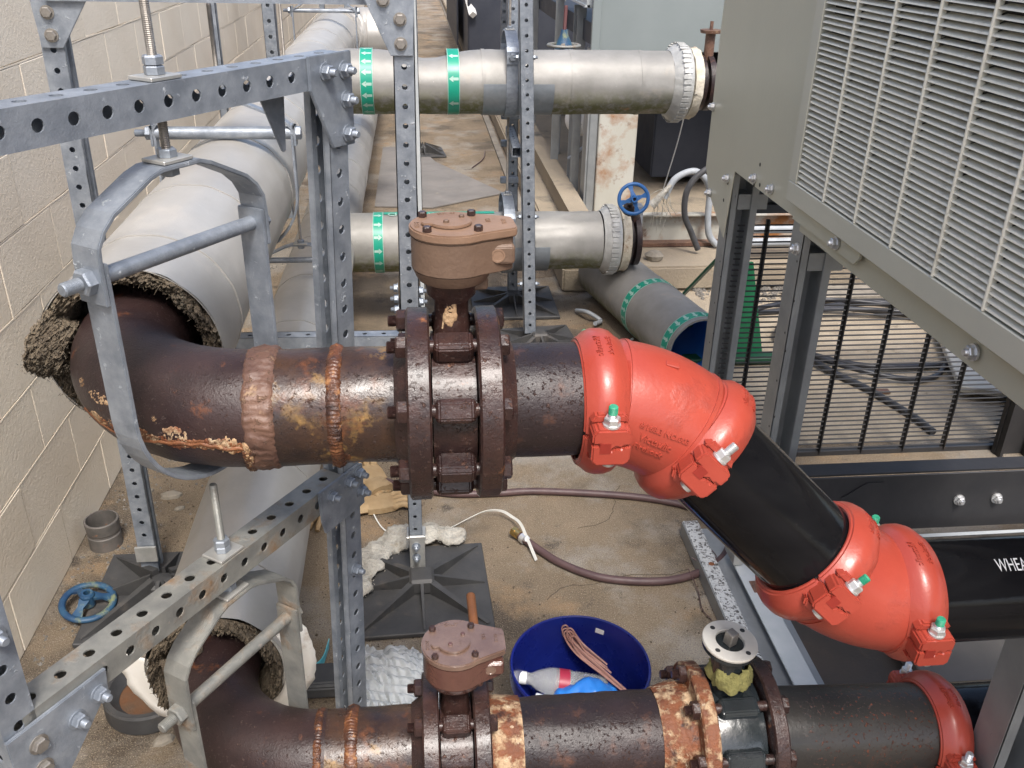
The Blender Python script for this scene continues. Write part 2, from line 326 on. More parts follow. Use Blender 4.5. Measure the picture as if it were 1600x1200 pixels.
# bolt meshes, shared --------------------------------------------------------
def thread(mb, p0, z, r, L, pitch=.0016, seg=12):
    pr = [(0, 1e-5)]; k = max(2, int(L / pitch))
    for i in range(k): pr += [(L * i / k, r), (L * (i + .5) / k, r * .86)]
    pr += [(L, r * .8), (L, 1e-5)]
    mb.lathe(pr, seg, mtx(p0, z))
def bolt_mesh(r, h, stub, wash, m, name='bolt'):
    b = MB()
    if wash: b.lathe([(0, 1e-5), (0, r * 1.25), (.002, r * 1.25), (.002, 1e-5)], 20)
    b.hexp((0, 0, .002 if wash else 0), (0, 0, 1), r, h)
    if stub: thread(b, (0, 0, h), (0, 0, 1), r * .55, stub)
    return b.mesh(name, m, 30)
NUT = bolt_mesh(.0105, .010, .011, True, GALV)
NUTB = bolt_mesh(.0105, .010, .011, True, GALVB)
HEAD = bolt_mesh(.0105, .007, 0, True, HEADS)
SMALL = bolt_mesh(.006, .005, .005, True, ZINC)
RBOLT = bolt_mesh(.0165, .014, .012, False, FLR)
RHEAD = bolt_mesh(.0165, .012, 0, False, FLR)

# holed plate: cells along local x, width along local y, thickness towards -z
def holed(mb, L, W, t, pitch, r, m, start=None, hy=None, noholes=()):
    n = int(L / pitch); st = (L - n * pitch) / 2 if start is None else start
    n = int((L - st) / pitch + 1e-6); hy = W / 2 if hy is None else hy
    sd_ = min(pitch, W)
    def quad(x0, x1, y0, y1):
        if x1 - x0 < 1e-5 or y1 - y0 < 1e-5: return
        mb.add([(x0, y0, 0), (x1, y0, 0), (x1, y1, 0), (x0, y1, 0), (x0, y0, -t), (x1, y0, -t), (x1, y1, -t), (x0, y1, -t)], [(0, 1, 2, 3), (7, 6, 5, 4)], m)
    quad(0, st, 0, W); quad(st + n * pitch, L, 0, W)
    K = 12
    for i in range(n):
        x0 = st + i * pitch; cx = x0 + pitch / 2
        if i in noholes: quad(x0, x0 + pitch, 0, W); continue
        a = min(pitch, W) / 2
        quad(x0, cx - a, 0, W); quad(cx + a, x0 + pitch, 0, W)
        ylo, yhi = hy - a, hy + a
        if ylo > 1e-5: quad(cx - a, cx + a, 0, ylo)
        if W - yhi > 1e-5: quad(cx - a, cx + a, yhi, W)
        vs = []
        for z in (0, -t):
            for k in range(K):
                an = PI / 4 + 2 * PI * k / K; vs.append((cx + r * math.cos(an), hy + r * math.sin(an), z))
            for k in range(K):
                an = PI / 4 + 2 * PI * k / K; c, s_ = math.cos(an), math.sin(an); q = a / max(abs(c), abs(s_)); vs.append((cx + q * c, hy + q * s_, z))
        fs = []
        for k in range(K):
            j = (k + 1) % K
            fs += [(k, K + k, K + j, j), (2 * K + j, 3 * K + j, 3 * K + k, 2 * K + k), (j, 2 * K + j, 2 * K + k, k)]
        # corners at 135, 225, 315 are covered because 12 steps from 45 deg hit them
        mb.add(vs, fs, m)

def strut(parent, name, p0, p1, xdir, w=.045, d=.045, pitch=.0447, r=.0078, holes='+x+y-x-y', open_=None, m=None, t=.0025, label=None, start=None):
    """square perforated section from p0 to p1; xdir is the +x face normal"""
    p0, p1 = V(p0), V(p1); z = (p1 - p0); L = z.length; F = frame(z, xdir); X, Y, Z = (F.col[i].to_3d() for i in range(3))
    mb = MB()
    for key, nrm, side, hw, ww in (('+x', X, Y, w / 2, d), ('-x', -X, -Y, w / 2, d), ('+y', Y, -X, d / 2, w), ('-y', -Y, X, d / 2, w)):
        o = p0 + nrm * hw - side * ww / 2
        # local x along Z (length), local y along side, local z = nrm
        M = Matrix((Z, side, nrm)).transposed()
        if Z.cross(side).dot(nrm) < 0:
            side = -side; o = p0 + nrm * hw - side * ww / 2; M = Matrix((Z, side, nrm)).transposed()
        M = M.to_4x4(); M.translation = o
        if key == open_:
            lip = ww * .24
            for q in (0, ww - lip): mb.box((L / 2, q + lip / 2, -t / 2), (L, lip, t), M)
            for q in (lip, ww - lip): mb.box((L / 2, q, -.006), (L, t, .012), M)
        elif key in holes: holed(mb, L, ww, t, pitch, r, M, start)
        else: mb.box((L / 2, ww / 2, -t / 2), (L, ww, t), M)
    return part(mb, name, m or GALV, parent, bevel=0, label=label)

# ================================================================== SETTING
g = MB(); g.add([(-60, -30, 0), (60, -30, 0), (60, 90, 0), (-60, 90, 0)], [(0, 1, 2, 3)]); struct(g, 'ground', CONC)
g = MB()
N = 60
g.prism([(.77, 4.6), (40, 4.6), (40, 60), (.60, 60), (.77, 9)], .004, .14); struct(g, 'equipment_pad', PAD, bevel=.012)
g = MB(); g.add([(1.25, 2.93, .004), (4.5, 2.93, .004), (4.5, 4.58, .004), (1.25, 4.58, .004)], [(0, 1, 2, 3)]); struct(g, 'painted_lit_ground', mat('painted_lit_concrete', (.30, .245, .175), (.37, .31, .23), 5, (.7, .9), 0, .005, 150, [((.48, .42, .33), 160, .58, .66, .8), ((.12, .09, .06), 9, .60, .70, .8)]))  # added sheet; its paler colour stands in for light on the ground
g = MB(); g.box((.72, 27, .012), (.055, 44, .016)); struct(g, 'gutter_strip', CONCG)
# damp dark ground strip near the wall and gravel
def scatter(name, m, n, region, smin, smax, kind='stuff', label=None, cat=None):
    mb = MB()
    for _ in range(n):
        x, y = region(); s = random.uniform(smin, smax) * random.choice((.5, .7, 1))
        vs = [(x + s * random.uniform(.6, 1) * math.cos(a), y + s * random.uniform(.6, 1) * math.sin(a), s * random.uniform(-.1, .25)) for a in (0, 1.2, 2.5, 3.8, 5)]
        vs += [(x + s * .5 * math.cos(a) * random.uniform(.5, 1), y + s * .5 * math.sin(a), s * random.uniform(.4, .8)) for a in (0, 1.2, 2.5, 3.8, 5)]
        mb.add(vs, [(0, 1, 6, 5), (1, 2, 7, 6), (2, 3, 8, 7), (3, 4, 9, 8), (4, 0, 5, 9), (5, 6, 7, 8, 9)])
    o = part(mb, name, m); o['kind'] = kind; tag(o, label, cat); return o
scatter('gravel', GRAVELM, 1500, lambda: (-1.08 + abs(random.gauss(0, .13)), random.uniform(1.6, 6)), .003, .009, label='fine dark grit gathered along the foot of the cream wall', cat='gravel')
scatter('grit', STONE, 500, lambda: (random.uniform(-1, 1.0), random.uniform(1.4, 4.3)), .0015, .005, label='scattered pale grit on the brown concrete', cat='grit')
scatter('rubble', GRAVELM, 1800, lambda: (random.uniform(1.5, 3.6), random.gauss(4.72, .10) - .12), .012, .03, label='dark rubble along the pad edge behind the wire guard', cat='rubble')

DIRT = mat('dark_dirt', (.05, .038, .026), (.10, .075, .05), 60, (.8, .95))
def dpos():
    k = random.choice(((-.02, 2.17, .24), (-.78, 2.2, .26), (-.06, 1.9, .3), (.87, 2.0, .12), (-.72, 1.8, .2), (.3, 1.5, .3), (-.2, 2.7, .2), (1.0, 4.4, .5), (-.95, 2.6, .25)))
    return (random.gauss(k[0], k[2] * .6), random.gauss(k[1], k[2] * .6))
scatter('dirt', DIRT, 2600, dpos, .0015, .006, label='dark dirt crumbs gathered round the feet and clutter on the floor', cat='dirt')
mb = MB(); random.seed(5)
for (x, y, an, L) in ((.35, 2.1, 1.2, .5), (.5, 2.45, .3, .35), (-.5, 1.95, 2.0, .6), (.2, 3.3, .1, 1.2), (.6, 3.1, 1.5, .8), (.1, 4.9, .05, 1.1)):
    p = V((x, y, .0012)); pts = [p.copy()]
    for i in range(22): an += random.gauss(0, .22); p = p + V((math.cos(an), math.sin(an), 0)) * L / 22; pts.append(p.copy())
    mb.band(pts, (0, 0, 1), .0004, .0022)
o = part(mb, 'cracks', DIRT); o['kind'] = 'structure'
# ---- block wall
wall = thing('block_wall', 'cream painted concrete block wall along the left side', 'wall', (-1.10, 0, 0))
bl = []
for q in range(8):
    mb = MB(); mb.box((0, 0, 0), (.05, .3965, .1965), ch=.002)
    me = mb.mesh('block', CREAM)
    bl.append(me)
cnt = 0; rest = MB()
CH = .2035; BL = .4
for row in range(13):
    off = .2 if row % 2 else 0
    for k in range(60):
        y = .2 + off + k * BL; z = .1 + row * CH
        if row < 9 and y > .9 and k < 33 + (row < 6) * 1 and cnt < 300:
            o = inst(random.choice(bl), 'block', wall, (-1.125 + random.uniform(-.0012, .0012), y, z)); cnt += 1
        else: rest.box((-1.125, y, z), (.05, .3965, .1965), ch=.004)
part(rest, 'distant_blocks', CREAM, wall, kind='stuff')
mb = MB(); mb.box((-1.160, 12, 1.32), (.10, 24.4, 2.66)); part(mb, 'mortar', MORTAR, wall)
mb = MB()
for row in range(9):        # smeared mortar ridges standing proud of the joints
    z = row * CH + CH - .0015
    pts = [V((-1.1015, .9 + i * .06, z + noise.noise(V((i * .35, row * 3.1, 0))) * .004)) for i in range(120)]
    mb.band(pts, (0, 0, 1), [.004 + .0035 * abs(noise.noise(V((i * .8, row, 5)))) for i in range(120)], .0032)
part(mb, 'mortar_smear', CREAM, wall, kind='stuff')
# ================================================================== INSULATED PIPES
P1X, P1Z, RJ = -.468, 1.165, .1446
P2X, P2Z = -.435, .43
def dent(amp, sc, seed):
    return lambda a, z: amp * noise.noise(V((math.cos(a) * 1.1 * sc, math.sin(a) * 1.1 * sc, z * sc + seed)))
def jacket(mb, p0, p1, r, seams, amp=.002, sc=3, seed=0, seg=72, lip=.0016):
    p0, p1 = V(p0), V(p1); L = (p1 - p0).length; prof = []
    ss = sorted(seams + [L]); z = 0; flip = 0
    prof.append((0, r))
    for s in ss:
        a = prof[-1][0]; n = max(2, int((s - a) / .05))
        for k in range(1, n): prof.append((a + (s - a) * k / n, r))
        if s < L: prof += [(s - .0035, r), (s - .003, r - .005), (s - .0005, r - .005), (s, r + lip), (s + .022, r + lip * .5), (s + .026, r)]
        else: prof.append((L, r))
    mb.lathe(prof, seg, mtx(p0, p1 - p0), jit=dent(amp, sc, seed))

def ins_end(parent, c, r0, r1, seed=0, m=INSUL, name='insulation', shag=.016, depth=.09):
    r0 += .014; mb = MB(); seg = 260; K = 22; vs = []
    for i in range(seg):
        a = 2 * PI * i / seg
        for k in range(K):
            t = k / (K - 1); r = r0 + (r1 - r0) * t
            n1 = noise.noise(V((math.cos(a) * 4, math.sin(a) * 4, seed + t * 2))); n2 = noise.noise(V((math.cos(a) * 17, math.sin(a) * 17, t * 9 + seed))); n3 = noise.noise(V((math.cos(a) * 50, math.sin(a) * 44, t * 20 + seed)))
            y = -shag * (n1 * 1.2 + n2 * 1.0 + n3 * 1.1) + .004 - .01 * math.sin(PI * t)
            if k == 0: y = depth
            if k == K - 1: y = .01; 
            rr = r + .004 * n2
            if k == K - 1: rr = r1 - .001
            vs.append((c[0] + rr * math.cos(a), c[1] + y, c[2] + rr * math.sin(a)))
    fs = [(i * K + k, ((i + 1) % seg) * K + k, ((i + 1) % seg) * K + k + 1, i * K + k + 1) for i in range(seg) for k in range(K - 1)]
    mb.add(vs, fs); return part(mb, name, m, parent, smooth=70)

# P1: upper pipe along the wall, jacket, far elbow
t = thing('insulated_pipe', 'large silver jacketed pipe running along the wall at chest height, upper of the two', 'pipe', (P1X, 1.4, P1Z), 'silver insulated pipes along the wall')
mb = MB(); jacket(mb, (P1X, 1.40, P1Z), (P1X, 5.9, P1Z), RJ, [.16, .50, .98, 1.42, 1.60, 2.1, 2.55, 3.0, 3.5, 4.0], .0035, 3.2, 1)
mb.lathe([(0, RJ - .001), (.0, RJ - .003), (.3, RJ - .003)], 72, mtx((P1X, 1.40, P1Z), (0, 1, 0)))
part(mb, 'jacket', ALU, t, smooth=40)
mb = MB(); Re = .20
pts = [(P1X + Re - Re * math.cos(a), 5.9 + Re * math.sin(a), P1Z) for a in [PI / 2 * i / 18 for i in range(19)]]
pts += [(P1X + Re + .06 * i, 5.9 + Re, P1Z) for i in range(1, 3)]
mb.tube(pts, [RJ + .006 + (.004 if i % 4 == 0 else 0) for i in range(len(pts))], 40, jit=lambda i, a: .005 * noise.noise(V((i * .5, math.cos(a) * 3, math.sin(a) * 3))))
part(mb, 'elbow_jacket', ALU, t, smooth=50)
ins_end(t, (P1X, 1.402, P1Z), .098, RJ - .003, 3)
mb = MB()          # ragged flap of insulation hanging out at the wall side
for i in range(26):
    pass
vs = []; A = 90; B = 44
for i in range(A):
    for j in range(B):
        u = i / (A - 1); v = j / (B - 1); a = math.radians(148 + 46 * u)
        r = .090 + .052 * v
        n = noise.noise(V((u * 9, v * 6, 4))) ; n2 = noise.noise(V((u * 30, v * 22, 9)))
        n3 = noise.noise(V((u * 60, v * 40, 2))); y = 1.385 - .045 * math.sin(PI * u) * (1 - .3 * v) - .03 * v * math.sin(PI * u) + .018 * n + .014 * n2 + .007 * n3
        edge = max(0, v - .8) * 5
        r += .012 * n * edge + .008 * n2 * edge
        vs.append((P1X + r * math.cos(a), y, P1Z + r * math.sin(a)))
fs = [(i * B + j, (i + 1) * B + j, (i + 1) * B + j + 1, i * B + j + 1) for i in range(A - 1) for j in range(B - 1)]
mb.add(vs, fs)
vs2 = [(x, y + .018 + .006 * noise.noise(V((x * 60, z * 60, 0))), z) for x, y, z in vs]
mb.add(vs2, [tuple(reversed(f)) for f in fs])
bd = [i * B + B - 1 for i in range(A)]; o_ = len(vs)
mb.add(vs + vs2, [(bd[i], bd[i + 1], bd[i + 1] + o_, bd[i] + o_) for i in range(A - 1)] + [(i, i + 1, i + 1 + o_, i + o_) for i in range(B - 1)] + [((A - 1) * B + i, (A - 1) * B + i + 1, (A - 1) * B + i + 1 + o_, (A - 1) * B + i + o_) for i in range(B - 1)])
part(mb, 'insulation_flap', INSUL, t, smooth=80)
def fibres(parent, c, r0, r1, n, seed, m, ln=.03):
    random.seed(seed); mb = MB()
    for _ in range(n):
        a = random.uniform(0, 2 * PI); r = random.uniform(r0, r1)
        p = V((c[0] + r * math.cos(a), c[1] - random.uniform(-.004, .01), c[2] + r * math.sin(a)))
        d = V((random.gauss(0, 1), random.gauss(-.6, .5), random.gauss(0, 1))).normalized() * random.uniform(.3, 1) * ln
        q = V((random.gauss(0, 1), random.gauss(0, 1), random.gauss(-.5, 1))) * ln * .3
        mb.tube([p, p + d * .5 + q * .3, p + d + q], [.0005, .0005, .0003], 3, cap=False)
    o = part(mb, 'loose_fibre', m, parent, kind='stuff'); return o
fibres(t, (P1X, 1.397, P1Z), .115, .143, 700, 5, INSUL, .006)
def fuzz(parent, pts, n, seed, m, ln, label=None, name='loose_fibre', r=.0007):
    random.seed(seed); mb = MB()
    for _ in range(n):
        p = V(random.choice(pts)) + V((random.gauss(0, .004), random.gauss(0, .003), random.gauss(0, .004)))
        d = V((random.gauss(0, 1), random.gauss(0, 1), random.gauss(0, 1))).normalized() * random.uniform(.3, 1) * ln
        q = V((random.gauss(0, 1), random.gauss(0, 1), random.gauss(0, 1))) * ln * .25
        mb.tube([p, p + d * .5 + q, p + d], [r, r, r * .5], 3, cap=False)
    return part(mb, name, m, parent, kind='stuff')
INSULF = mat('fibre_strands', (.10, .083, .062), (.19, .16, .12), 60, (.8, 1))
INSULWF = mat('pale_fibre_strands', (.42, .39, .33), (.56, .53, .46), 60, (.8, 1))
fuzz(t, vs, 700, 6, INSULF, .006, r=.0004)

# P2: lower pipe
t = thing('insulated_pipe', 'silver jacketed pipe low above the floor, running under the rusty pipe to the rear', 'pipe', (P2X, 1.44, P2Z), 'silver insulated pipes along the wall')
mb = MB(); jacket(mb, (P2X, 1.44, P2Z), (P2X, 10, P2Z), RJ - .005, [.18, .62, 1.05, 1.5, 1.95, 2.45, 2.9, 3.4, 3.9, 4.4, 4.9, 5.4, 5.9], .0035, 3, 8)
part(mb, 'jacket', ALU, t, smooth=40)
mb = MB(); vs = []; SG = 60
for i in range(SG):
    a = math.radians(168 + 222 * i / (SG - 1))
    for k in range(6):
        r = .125 + .014 * k + (.008 * noise.noise(V((math.cos(a) * 9, math.sin(a) * 9, 1))) if k == 5 else 0); vs.append((P2X + .0 + r * math.cos(a), 1.452 + .004 * k + .008 * noise.noise(V((a, k, 0))), P2Z - .005 + r * math.sin(a)))
mb.add(vs, [(i * 6 + k, (i + 1) * 6 + k, (i + 1) * 6 + k + 1, i * 6 + k + 1) for i in range(SG - 1) for k in range(5)])
o = part(mb, 'end_sheet', PAPER, t, smooth=60); sm = o.modifiers.new('s', 'SOLIDIFY'); sm.thickness = .002
ins_end(t, (P2X, 1.432, P2Z), .092, .134, 9)
fibres(t, (P2X, 1.427, P2Z), .11, .134, 600, 15, INSUL, .006)
mb = MB()
for rr, zz in ((.088, .075),):
    mb.tube([(P2X - .05 + .03 * math.sin(i * .7), 1.40 - .015 * math.cos(i), P2Z + .10 - .006 * i) for i in range(9)], [.006 + .014 * abs(math.sin(i * 1.3)) for i in range(9)], 9, jit=lambda i, a: .006 * noise.noise(V((i, a * 2, 0))))
part(mb, 'torn_insulation', INSUL, t, smooth=70)

# horizontal branch pipes H1, H2
def arrowband(parent, c, ax, r, w, n=16, flip=1, a0=0):
    """teal band with arrows wrapped on a pipe of radius r around axis ax through c"""
    F = mtx(c, ax, (0, 0, 1) if abs(V(ax).z) < .9 else None)
    mb = MB(); mb.lathe([(-w / 2, r), (-w / 2, r + .0012), (w / 2, r + .0012), (w / 2, r)], 64, F); b = part(mb, 'flow_tape', TEAL, parent, smooth=40)
    mb = MB()
    for k in range(n):
        a = a0 + 2 * PI * k / n; R2 = r + .0017
        def P(u, v): return (R2 * math.cos(a + v / R2), R2 * math.sin(a + v / R2), flip * u)
        s = w * .42; q = .0118
        mb.add([P(-s, -q * .5), P(s * .1, -q * .5), P(s * .1, q * .5), P(-s, q * .5)], [(0, 1, 2, 3)], F)
        mb.add([P(s * .1, -q * 1.15), P(s, 0), P(s * .1, q * 1.15)], [(0, 1, 2)], F)
    part(mb, 'arrow', TAPEW, b, kind='stuff')
    mb = MB()
    for sgn in (-1, 1): mb.lathe([(sgn * w / 2 - .0011, r + .0004), (sgn * w / 2 - .0011, r + .0019), (sgn * w / 2 + .0011, r + .0019), (sgn * w / 2 + .0011, r + .0004)], 64, F)
    part(mb, 'tape_edge', TAPEW, b)

H1Y, H1Z, H1R = 4.2, 1.165, .136
t = thing('branch_pipe', 'upper mossy silver branch pipe crossing to the right with two green tapes', 'pipe', (0, H1Y, H1Z))
mb = MB(); base = dent(.003, 2.6, 20)
def h1r(a, z):
    # local frame: z along +x from -0.34 ; hollow on the top between x .08 and .30
    x = z - .34; d_ = base(a, z)
    # direction pointing up: found from the frame, see below
    up = max(0, math.cos(a - UPA)); pinch = math.exp(-((x - .06) / .13) ** 2)
    return d_ - .040 * pinch * up ** 2
M = mtx((-.34, H1Y, H1Z), (1, 0, 0), (0, 0, 1)); UPA = 0.0
prof = [(i * .02, H1R + (.0015 if (i in (20, 21, 33, 34, 51, 52, 66, 67)) else 0)) for i in range(75)] + [(1.50, H1R)]
mb.lathe(prof, 96, M, jit=h1r); part(mb, 'jacket', ALUM, t, smooth=40)
for x in (.30, .69, 1.0): mb = MB(); mb.lathe([(-.008, H1R - .001), (-.008, H1R + .0028), (.008, H1R + .0028), (.008, H1R - .001)], 72, mtx((x, H1Y, H1Z), (1, 0, 0))); part(mb, 'seam_band', ALUM, t, smooth=30)
arrowband(t, (-.202, H1Y, H1Z), (1, 0, 0), H1R + .002, .052, 18, -1, .1)
arrowband(t, (.169, H1Y, H1Z), (1, 0, 0), H1R + .001, .050, 8, -1, .55)
def collar(parent, x, y, z, r, R, tilt=.0, seed=0):
    mb = MB(); M = mtx((x, y, z), (1, tilt, -.03))
    mb.lathe([(-.035, r), (0, R), (.022, R + .004), (.045, R - .004), (.05, R - .02), (.05, r * .7)], 72, M, jit=lambda a, q: .004 * noise.noise(V((a * 7, q * 40, seed))))
    part(mb, 'tape_collar', FOIL, parent, smooth=30)
    mb = MB()
    for k in range(44):
        a = 2 * PI * k / 44
        m2 = M @ Matrix.Rotation(a + random.uniform(-.02, .02), 4, 'Z')
        mb.box((R + .004, 0, .012 + random.uniform(-.003, .003)), (.004, .016, .036), m2)
    part(mb, 'tape_tab', FOIL, parent, kind='stuff')
    mb = MB(); mb.lathe([(.05, R * .72), (.055, R * .93), (.075, R * .90), (.095, R * .92), (.10, R * .7)], 60, M, jit=lambda a, q: .009 * noise.noise(V((a * 4, q * 30, seed + 4))))
    part(mb, 'insulation', mat('collar_insulation%d' % seed, (.45, .40, .30), (.60, .55, .46), 18, (.8, .9), 0, .006, 50, [((.18, .09, .03), 9, .55, .68, .9), ((.05, .04, .03), 14, .6, .7, .9)]), parent, smooth=60)
collar(t, 1.165, H1Y, H1Z, H1R, .168, .06, 1)
def endflange(parent, x, y, z, R, w=.05):
    mb = MB(); M = mtx((x, y, z), (1, 0, 0))
    mb.lathe([(0, .05), (0, R), (w * .4, R), (w * .4, R * .72), (w * .7, R * .72), (w * .7, R), (w * 1.2, R), (w * 1.2, .05)], 48, M, jit=lambda a, q: .002 * noise.noise(V((a * 6, q * 50, 3))))
    part(mb, 'flange', RUSTD, parent, smooth=30)
    for k in range(8):
        a = 2 * PI * (k + .5) / 8
        inst(RHEAD, 'bolt', parent, (x, y + R * .84 * math.cos(a), z + R * .84 * math.sin(a)), (-1, 0, 0))
endflange(t, 1.275, H1Y, H1Z, .12)
mb = MB(); mb.cyl((1.315, H1Y, H1Z), (1.62, H1Y, H1Z), .085, 32); part(mb, 'bare_pipe', RUST, t, smooth=40)
mb = MB(); mb.cyl((1.318, H1Y, H1Z + .1), (1.318, H1Y, H1Z + .215), .022, 16); mb.lathe([(0, 1e-5), (0, .045), (.01, .048), (.014, .048), (.014, 1e-5)], 24, mtx((1.318, H1Y, H1Z + .213))); mb.cyl((1.318, H1Y, H1Z + .22), (1.318, H1Y, H1Z + .262), .008, 10)
part(mb, 'valve_neck', BAND, t, smooth=30)
def saddle(parent, x0, x1, y, z, r):
    mb = MB(); mb.lathe([(0, r + .003), (x1 - x0, r + .003), (x1 - x0, r + .006), (0, r + .006)], 40, mtx((x0, y, z), (1, 0, 0), (0, 1, 0)), a0=PI / 2 * 0 + math.radians(-12), a1=math.radians(192), closed=True)
    return part(mb, 'saddle_plate', SADDLE, parent, smooth=40)
# lower half cradle: local x axis = +y, local y = z×x -> check orientation by using explicit points instead
def saddle2(parent, x0, x1, y, z, r):
    mb = MB(); vs = []
    n = 30
    for x in (x0, x1):
        for i in range(n + 1):
            a = math.radians(-185 + 190 * i / n); 
            for rr in (r + .003, r + .0055): vs.append((x, y + rr * math.cos(a), z + rr * math.sin(a)))
    w_ = 2 * (n + 1); fs = []
    for i in range(n):
        fs += [(2 * i + 1, 2 * i + 3, w_ + 2 * i + 3, w_ + 2 * i + 1), (2 * i, w_ + 2 * i, w_ + 2 * i + 2, 2 * i + 2), (2 * i, 2 * i + 2, 2 * i + 3, 2 * i + 1), (w_ + 2 * i, w_ + 2 * i + 1, w_ + 2 * i + 3, w_ + 2 * i + 2)]
    fs += [(0, 1, w_ + 1, w_), (w_ - 2, 2 * w_ - 2, 2 * w_ - 1, w_ - 1)]
    mb.add(vs, fs); return part(mb, 'saddle_plate', SADDLE, parent, smooth=40)
saddle2(t, .297, .606, H1Y, H1Z - .0, H1R)

H2Y, H2Z, H2R = 4.2, .43, .139
t = thing('branch_pipe', 'lower dented silver branch pipe with one green arrow tape, just above the floor', 'pipe', (0, H2Y, H2Z))
mb = MB(); M = mtx((-.33, H2Y, H2Z), (1, 0, 0), (0, 0, 1))
def h2r(a, z):
    x = z - .33; d_ = .002 * noise.noise(V((math.cos(a) * 3, math.sin(a) * 3, z * 3)))
    return d_ - .012 * max(0, noise.noise(V((math.cos(a) * 2.4, math.sin(a) * 2.4, x * 6 + 3)))) * (1 if x > .5 else .2)
mb.lathe([(i * .02, H2R + (.0015 if i in (19, 20, 37, 38, 55, 56) else 0)) for i in range(61)], 96, M, jit=h2r); part(mb, 'jacket', ALUM, t, smooth=35)
arrowband(t, (-.186, H2Y, H2Z), (1, 0, 0), H2R + .002, .044, 14, 1, .2)
mb = MB()
R2 = H2R + .003
vs = []
for x in (-.16, .36):
    for i in range(9): a = math.radians(84 + 26 * i / 8); vs.append((x, H2Y - R2 * math.cos(a - PI / 2 + PI / 2) , H2Z + R2 * math.sin(a)))
mb.add(vs, [(i, i + 1, i + 10, i + 9) for i in range(8)]); tp = part(mb, 'word_tape', TEAL, t)
def wrapH2(co, x0=.03):
    a = math.radians(90 - 7) - co.y / R2
    return V((x0 + co.x, H2Y - (R2 + .002) * math.cos(math.radians(90) - (co.y - .012) / R2 * -1 + 0) if False else H2Y - (R2 + .002 + co.z) * math.sin(math.radians(8) - co.y / R2), H2Z + (R2 + .002 + co.z) * math.cos(math.radians(8) - co.y / R2)))
text('CHILLED WATER', .045, .0002, 'lettering', TAPEW, tp, wrapH2, .0006)
collar(t, .905, H2Y, H2Z, H2R, .165, .03, 2)
endflange(t, 1.00, H2Y, H2Z, .125)
saddle2(t, .44, .615, H2Y, H2Z, H2R)

# gate valve with hanging wheel behind H1 ; blue wheel valve at the end of H2
def wheel(parent, c, nrm, R, tr, m, spokes=4, hub=.02, x=None, name='handwheel', dish=.012, swidth=.016):
    mb = MB(); M = mtx(c, nrm, x); vs = []
    A, B = 48, 12
    for i in range(A):
        a = 2 * PI * i / A
        for j in range(B):
            b = 2 * PI * j / B; r = R - tr + tr * math.cos(b); vs.append((r * math.cos(a), r * math.sin(a), tr * .8 * math.sin(b)))
    mb.add(vs, [(i * B + j, ((i + 1) % A) * B + j, ((i + 1) % A) * B + (j + 1) % B, i * B + (j + 1) % B) for i in range(A) for j in range(B)], M)
    rim = part(mb, 'rim', m, parent, smooth=60)
    mb = MB(); mb.lathe([(-.008, hub * .45), (-.008, hub), (dish + .010, hub), (dish + .016, hub * .8), (dish + .016, hub * .45), (-.008, hub * .45)], 20, M)
    part(mb, 'hub', m, parent, smooth=30)
    for k in range(spokes):
        mb = MB(); a = 2 * PI * k / spokes + .3; d = V((math.cos(a), math.sin(a), 0)); q = V((-math.sin(a), math.cos(a), 0)); vs = []
        for (rr, ww, zz) in ((hub * .8, swidth * .75, dish), (R * .5, swidth * .42, dish * .6), (R - 1.8 * tr, swidth * .8, 0), (R - tr, swidth * 1.3, 0)):
            for sg, hz in ((-1, -.004), (1, -.004), (1, .004), (-1, .004)): vs.append(d * rr + q * sg * ww + V((0, 0, zz + hz)))
        mb.add(vs, [(i * 4 + j, i * 4 + (j + 1) % 4, i * 4 + 4 + (j + 1) % 4, i * 4 + 4 + j) for i in range(3) for j in range(4)] + [(3, 2, 1, 0), (12, 13, 14, 15)], M)
        part(mb, 'spoke', m, parent, smooth=40)
t = thing('gate_valve', 'gate valve behind the upper branch pipe with a rusty stem standing above its rim wheel', 'valve', (.71, 4.52, 0))
mb = MB(); mb.cyl((.71, 4.33, 1.17), (.71, 4.54, 1.17), .045, 16); mb.cyl((.71, 4.52, 1.15), (.71, 4.52, 1.27), .03, 16); part(mb, 'riser', RUSTD, t, smooth=30)
mb = MB(); mb.lathe([(0, 1e-5), (0, .045), (.03, .035), (.06, .02), (.085, .016), (.085, 1e-5)], 20, mtx((.71, 4.52, 1.27))); part(mb, 'yoke', BLUEG, t, smooth=40)
mb = MB(); thread(mb, (.71, 4.52, 1.34), (.03, 0, 1), .009, .12, .004); part(mb, 'stem', mat('stem_maroon', (.12, .04, .04)), t)
wheel(t, (.71, 4.52, 1.285), (0, .0, 1), .082, .009, GALVB, 3, .02)
t = thing('gate_valve', 'small valve with an upright blue spoked handwheel at the end of the lower branch pipe', 'valve', (.975, 3.98, .69))
wheel(t, (.975, 3.98, .692), (-.05, -.97, .22), .075, .0085, BLUE, 4, .018)
mb = MB(); mb.cyl((.975, 3.97, .69), (1.0, 4.15, .62), .011, 12); mb.cyl((1.0, 4.15, .62), (1.02, 4.19, .53), .028, 16, .05); part(mb, 'bonnet', RUSTD, t, smooth=30)

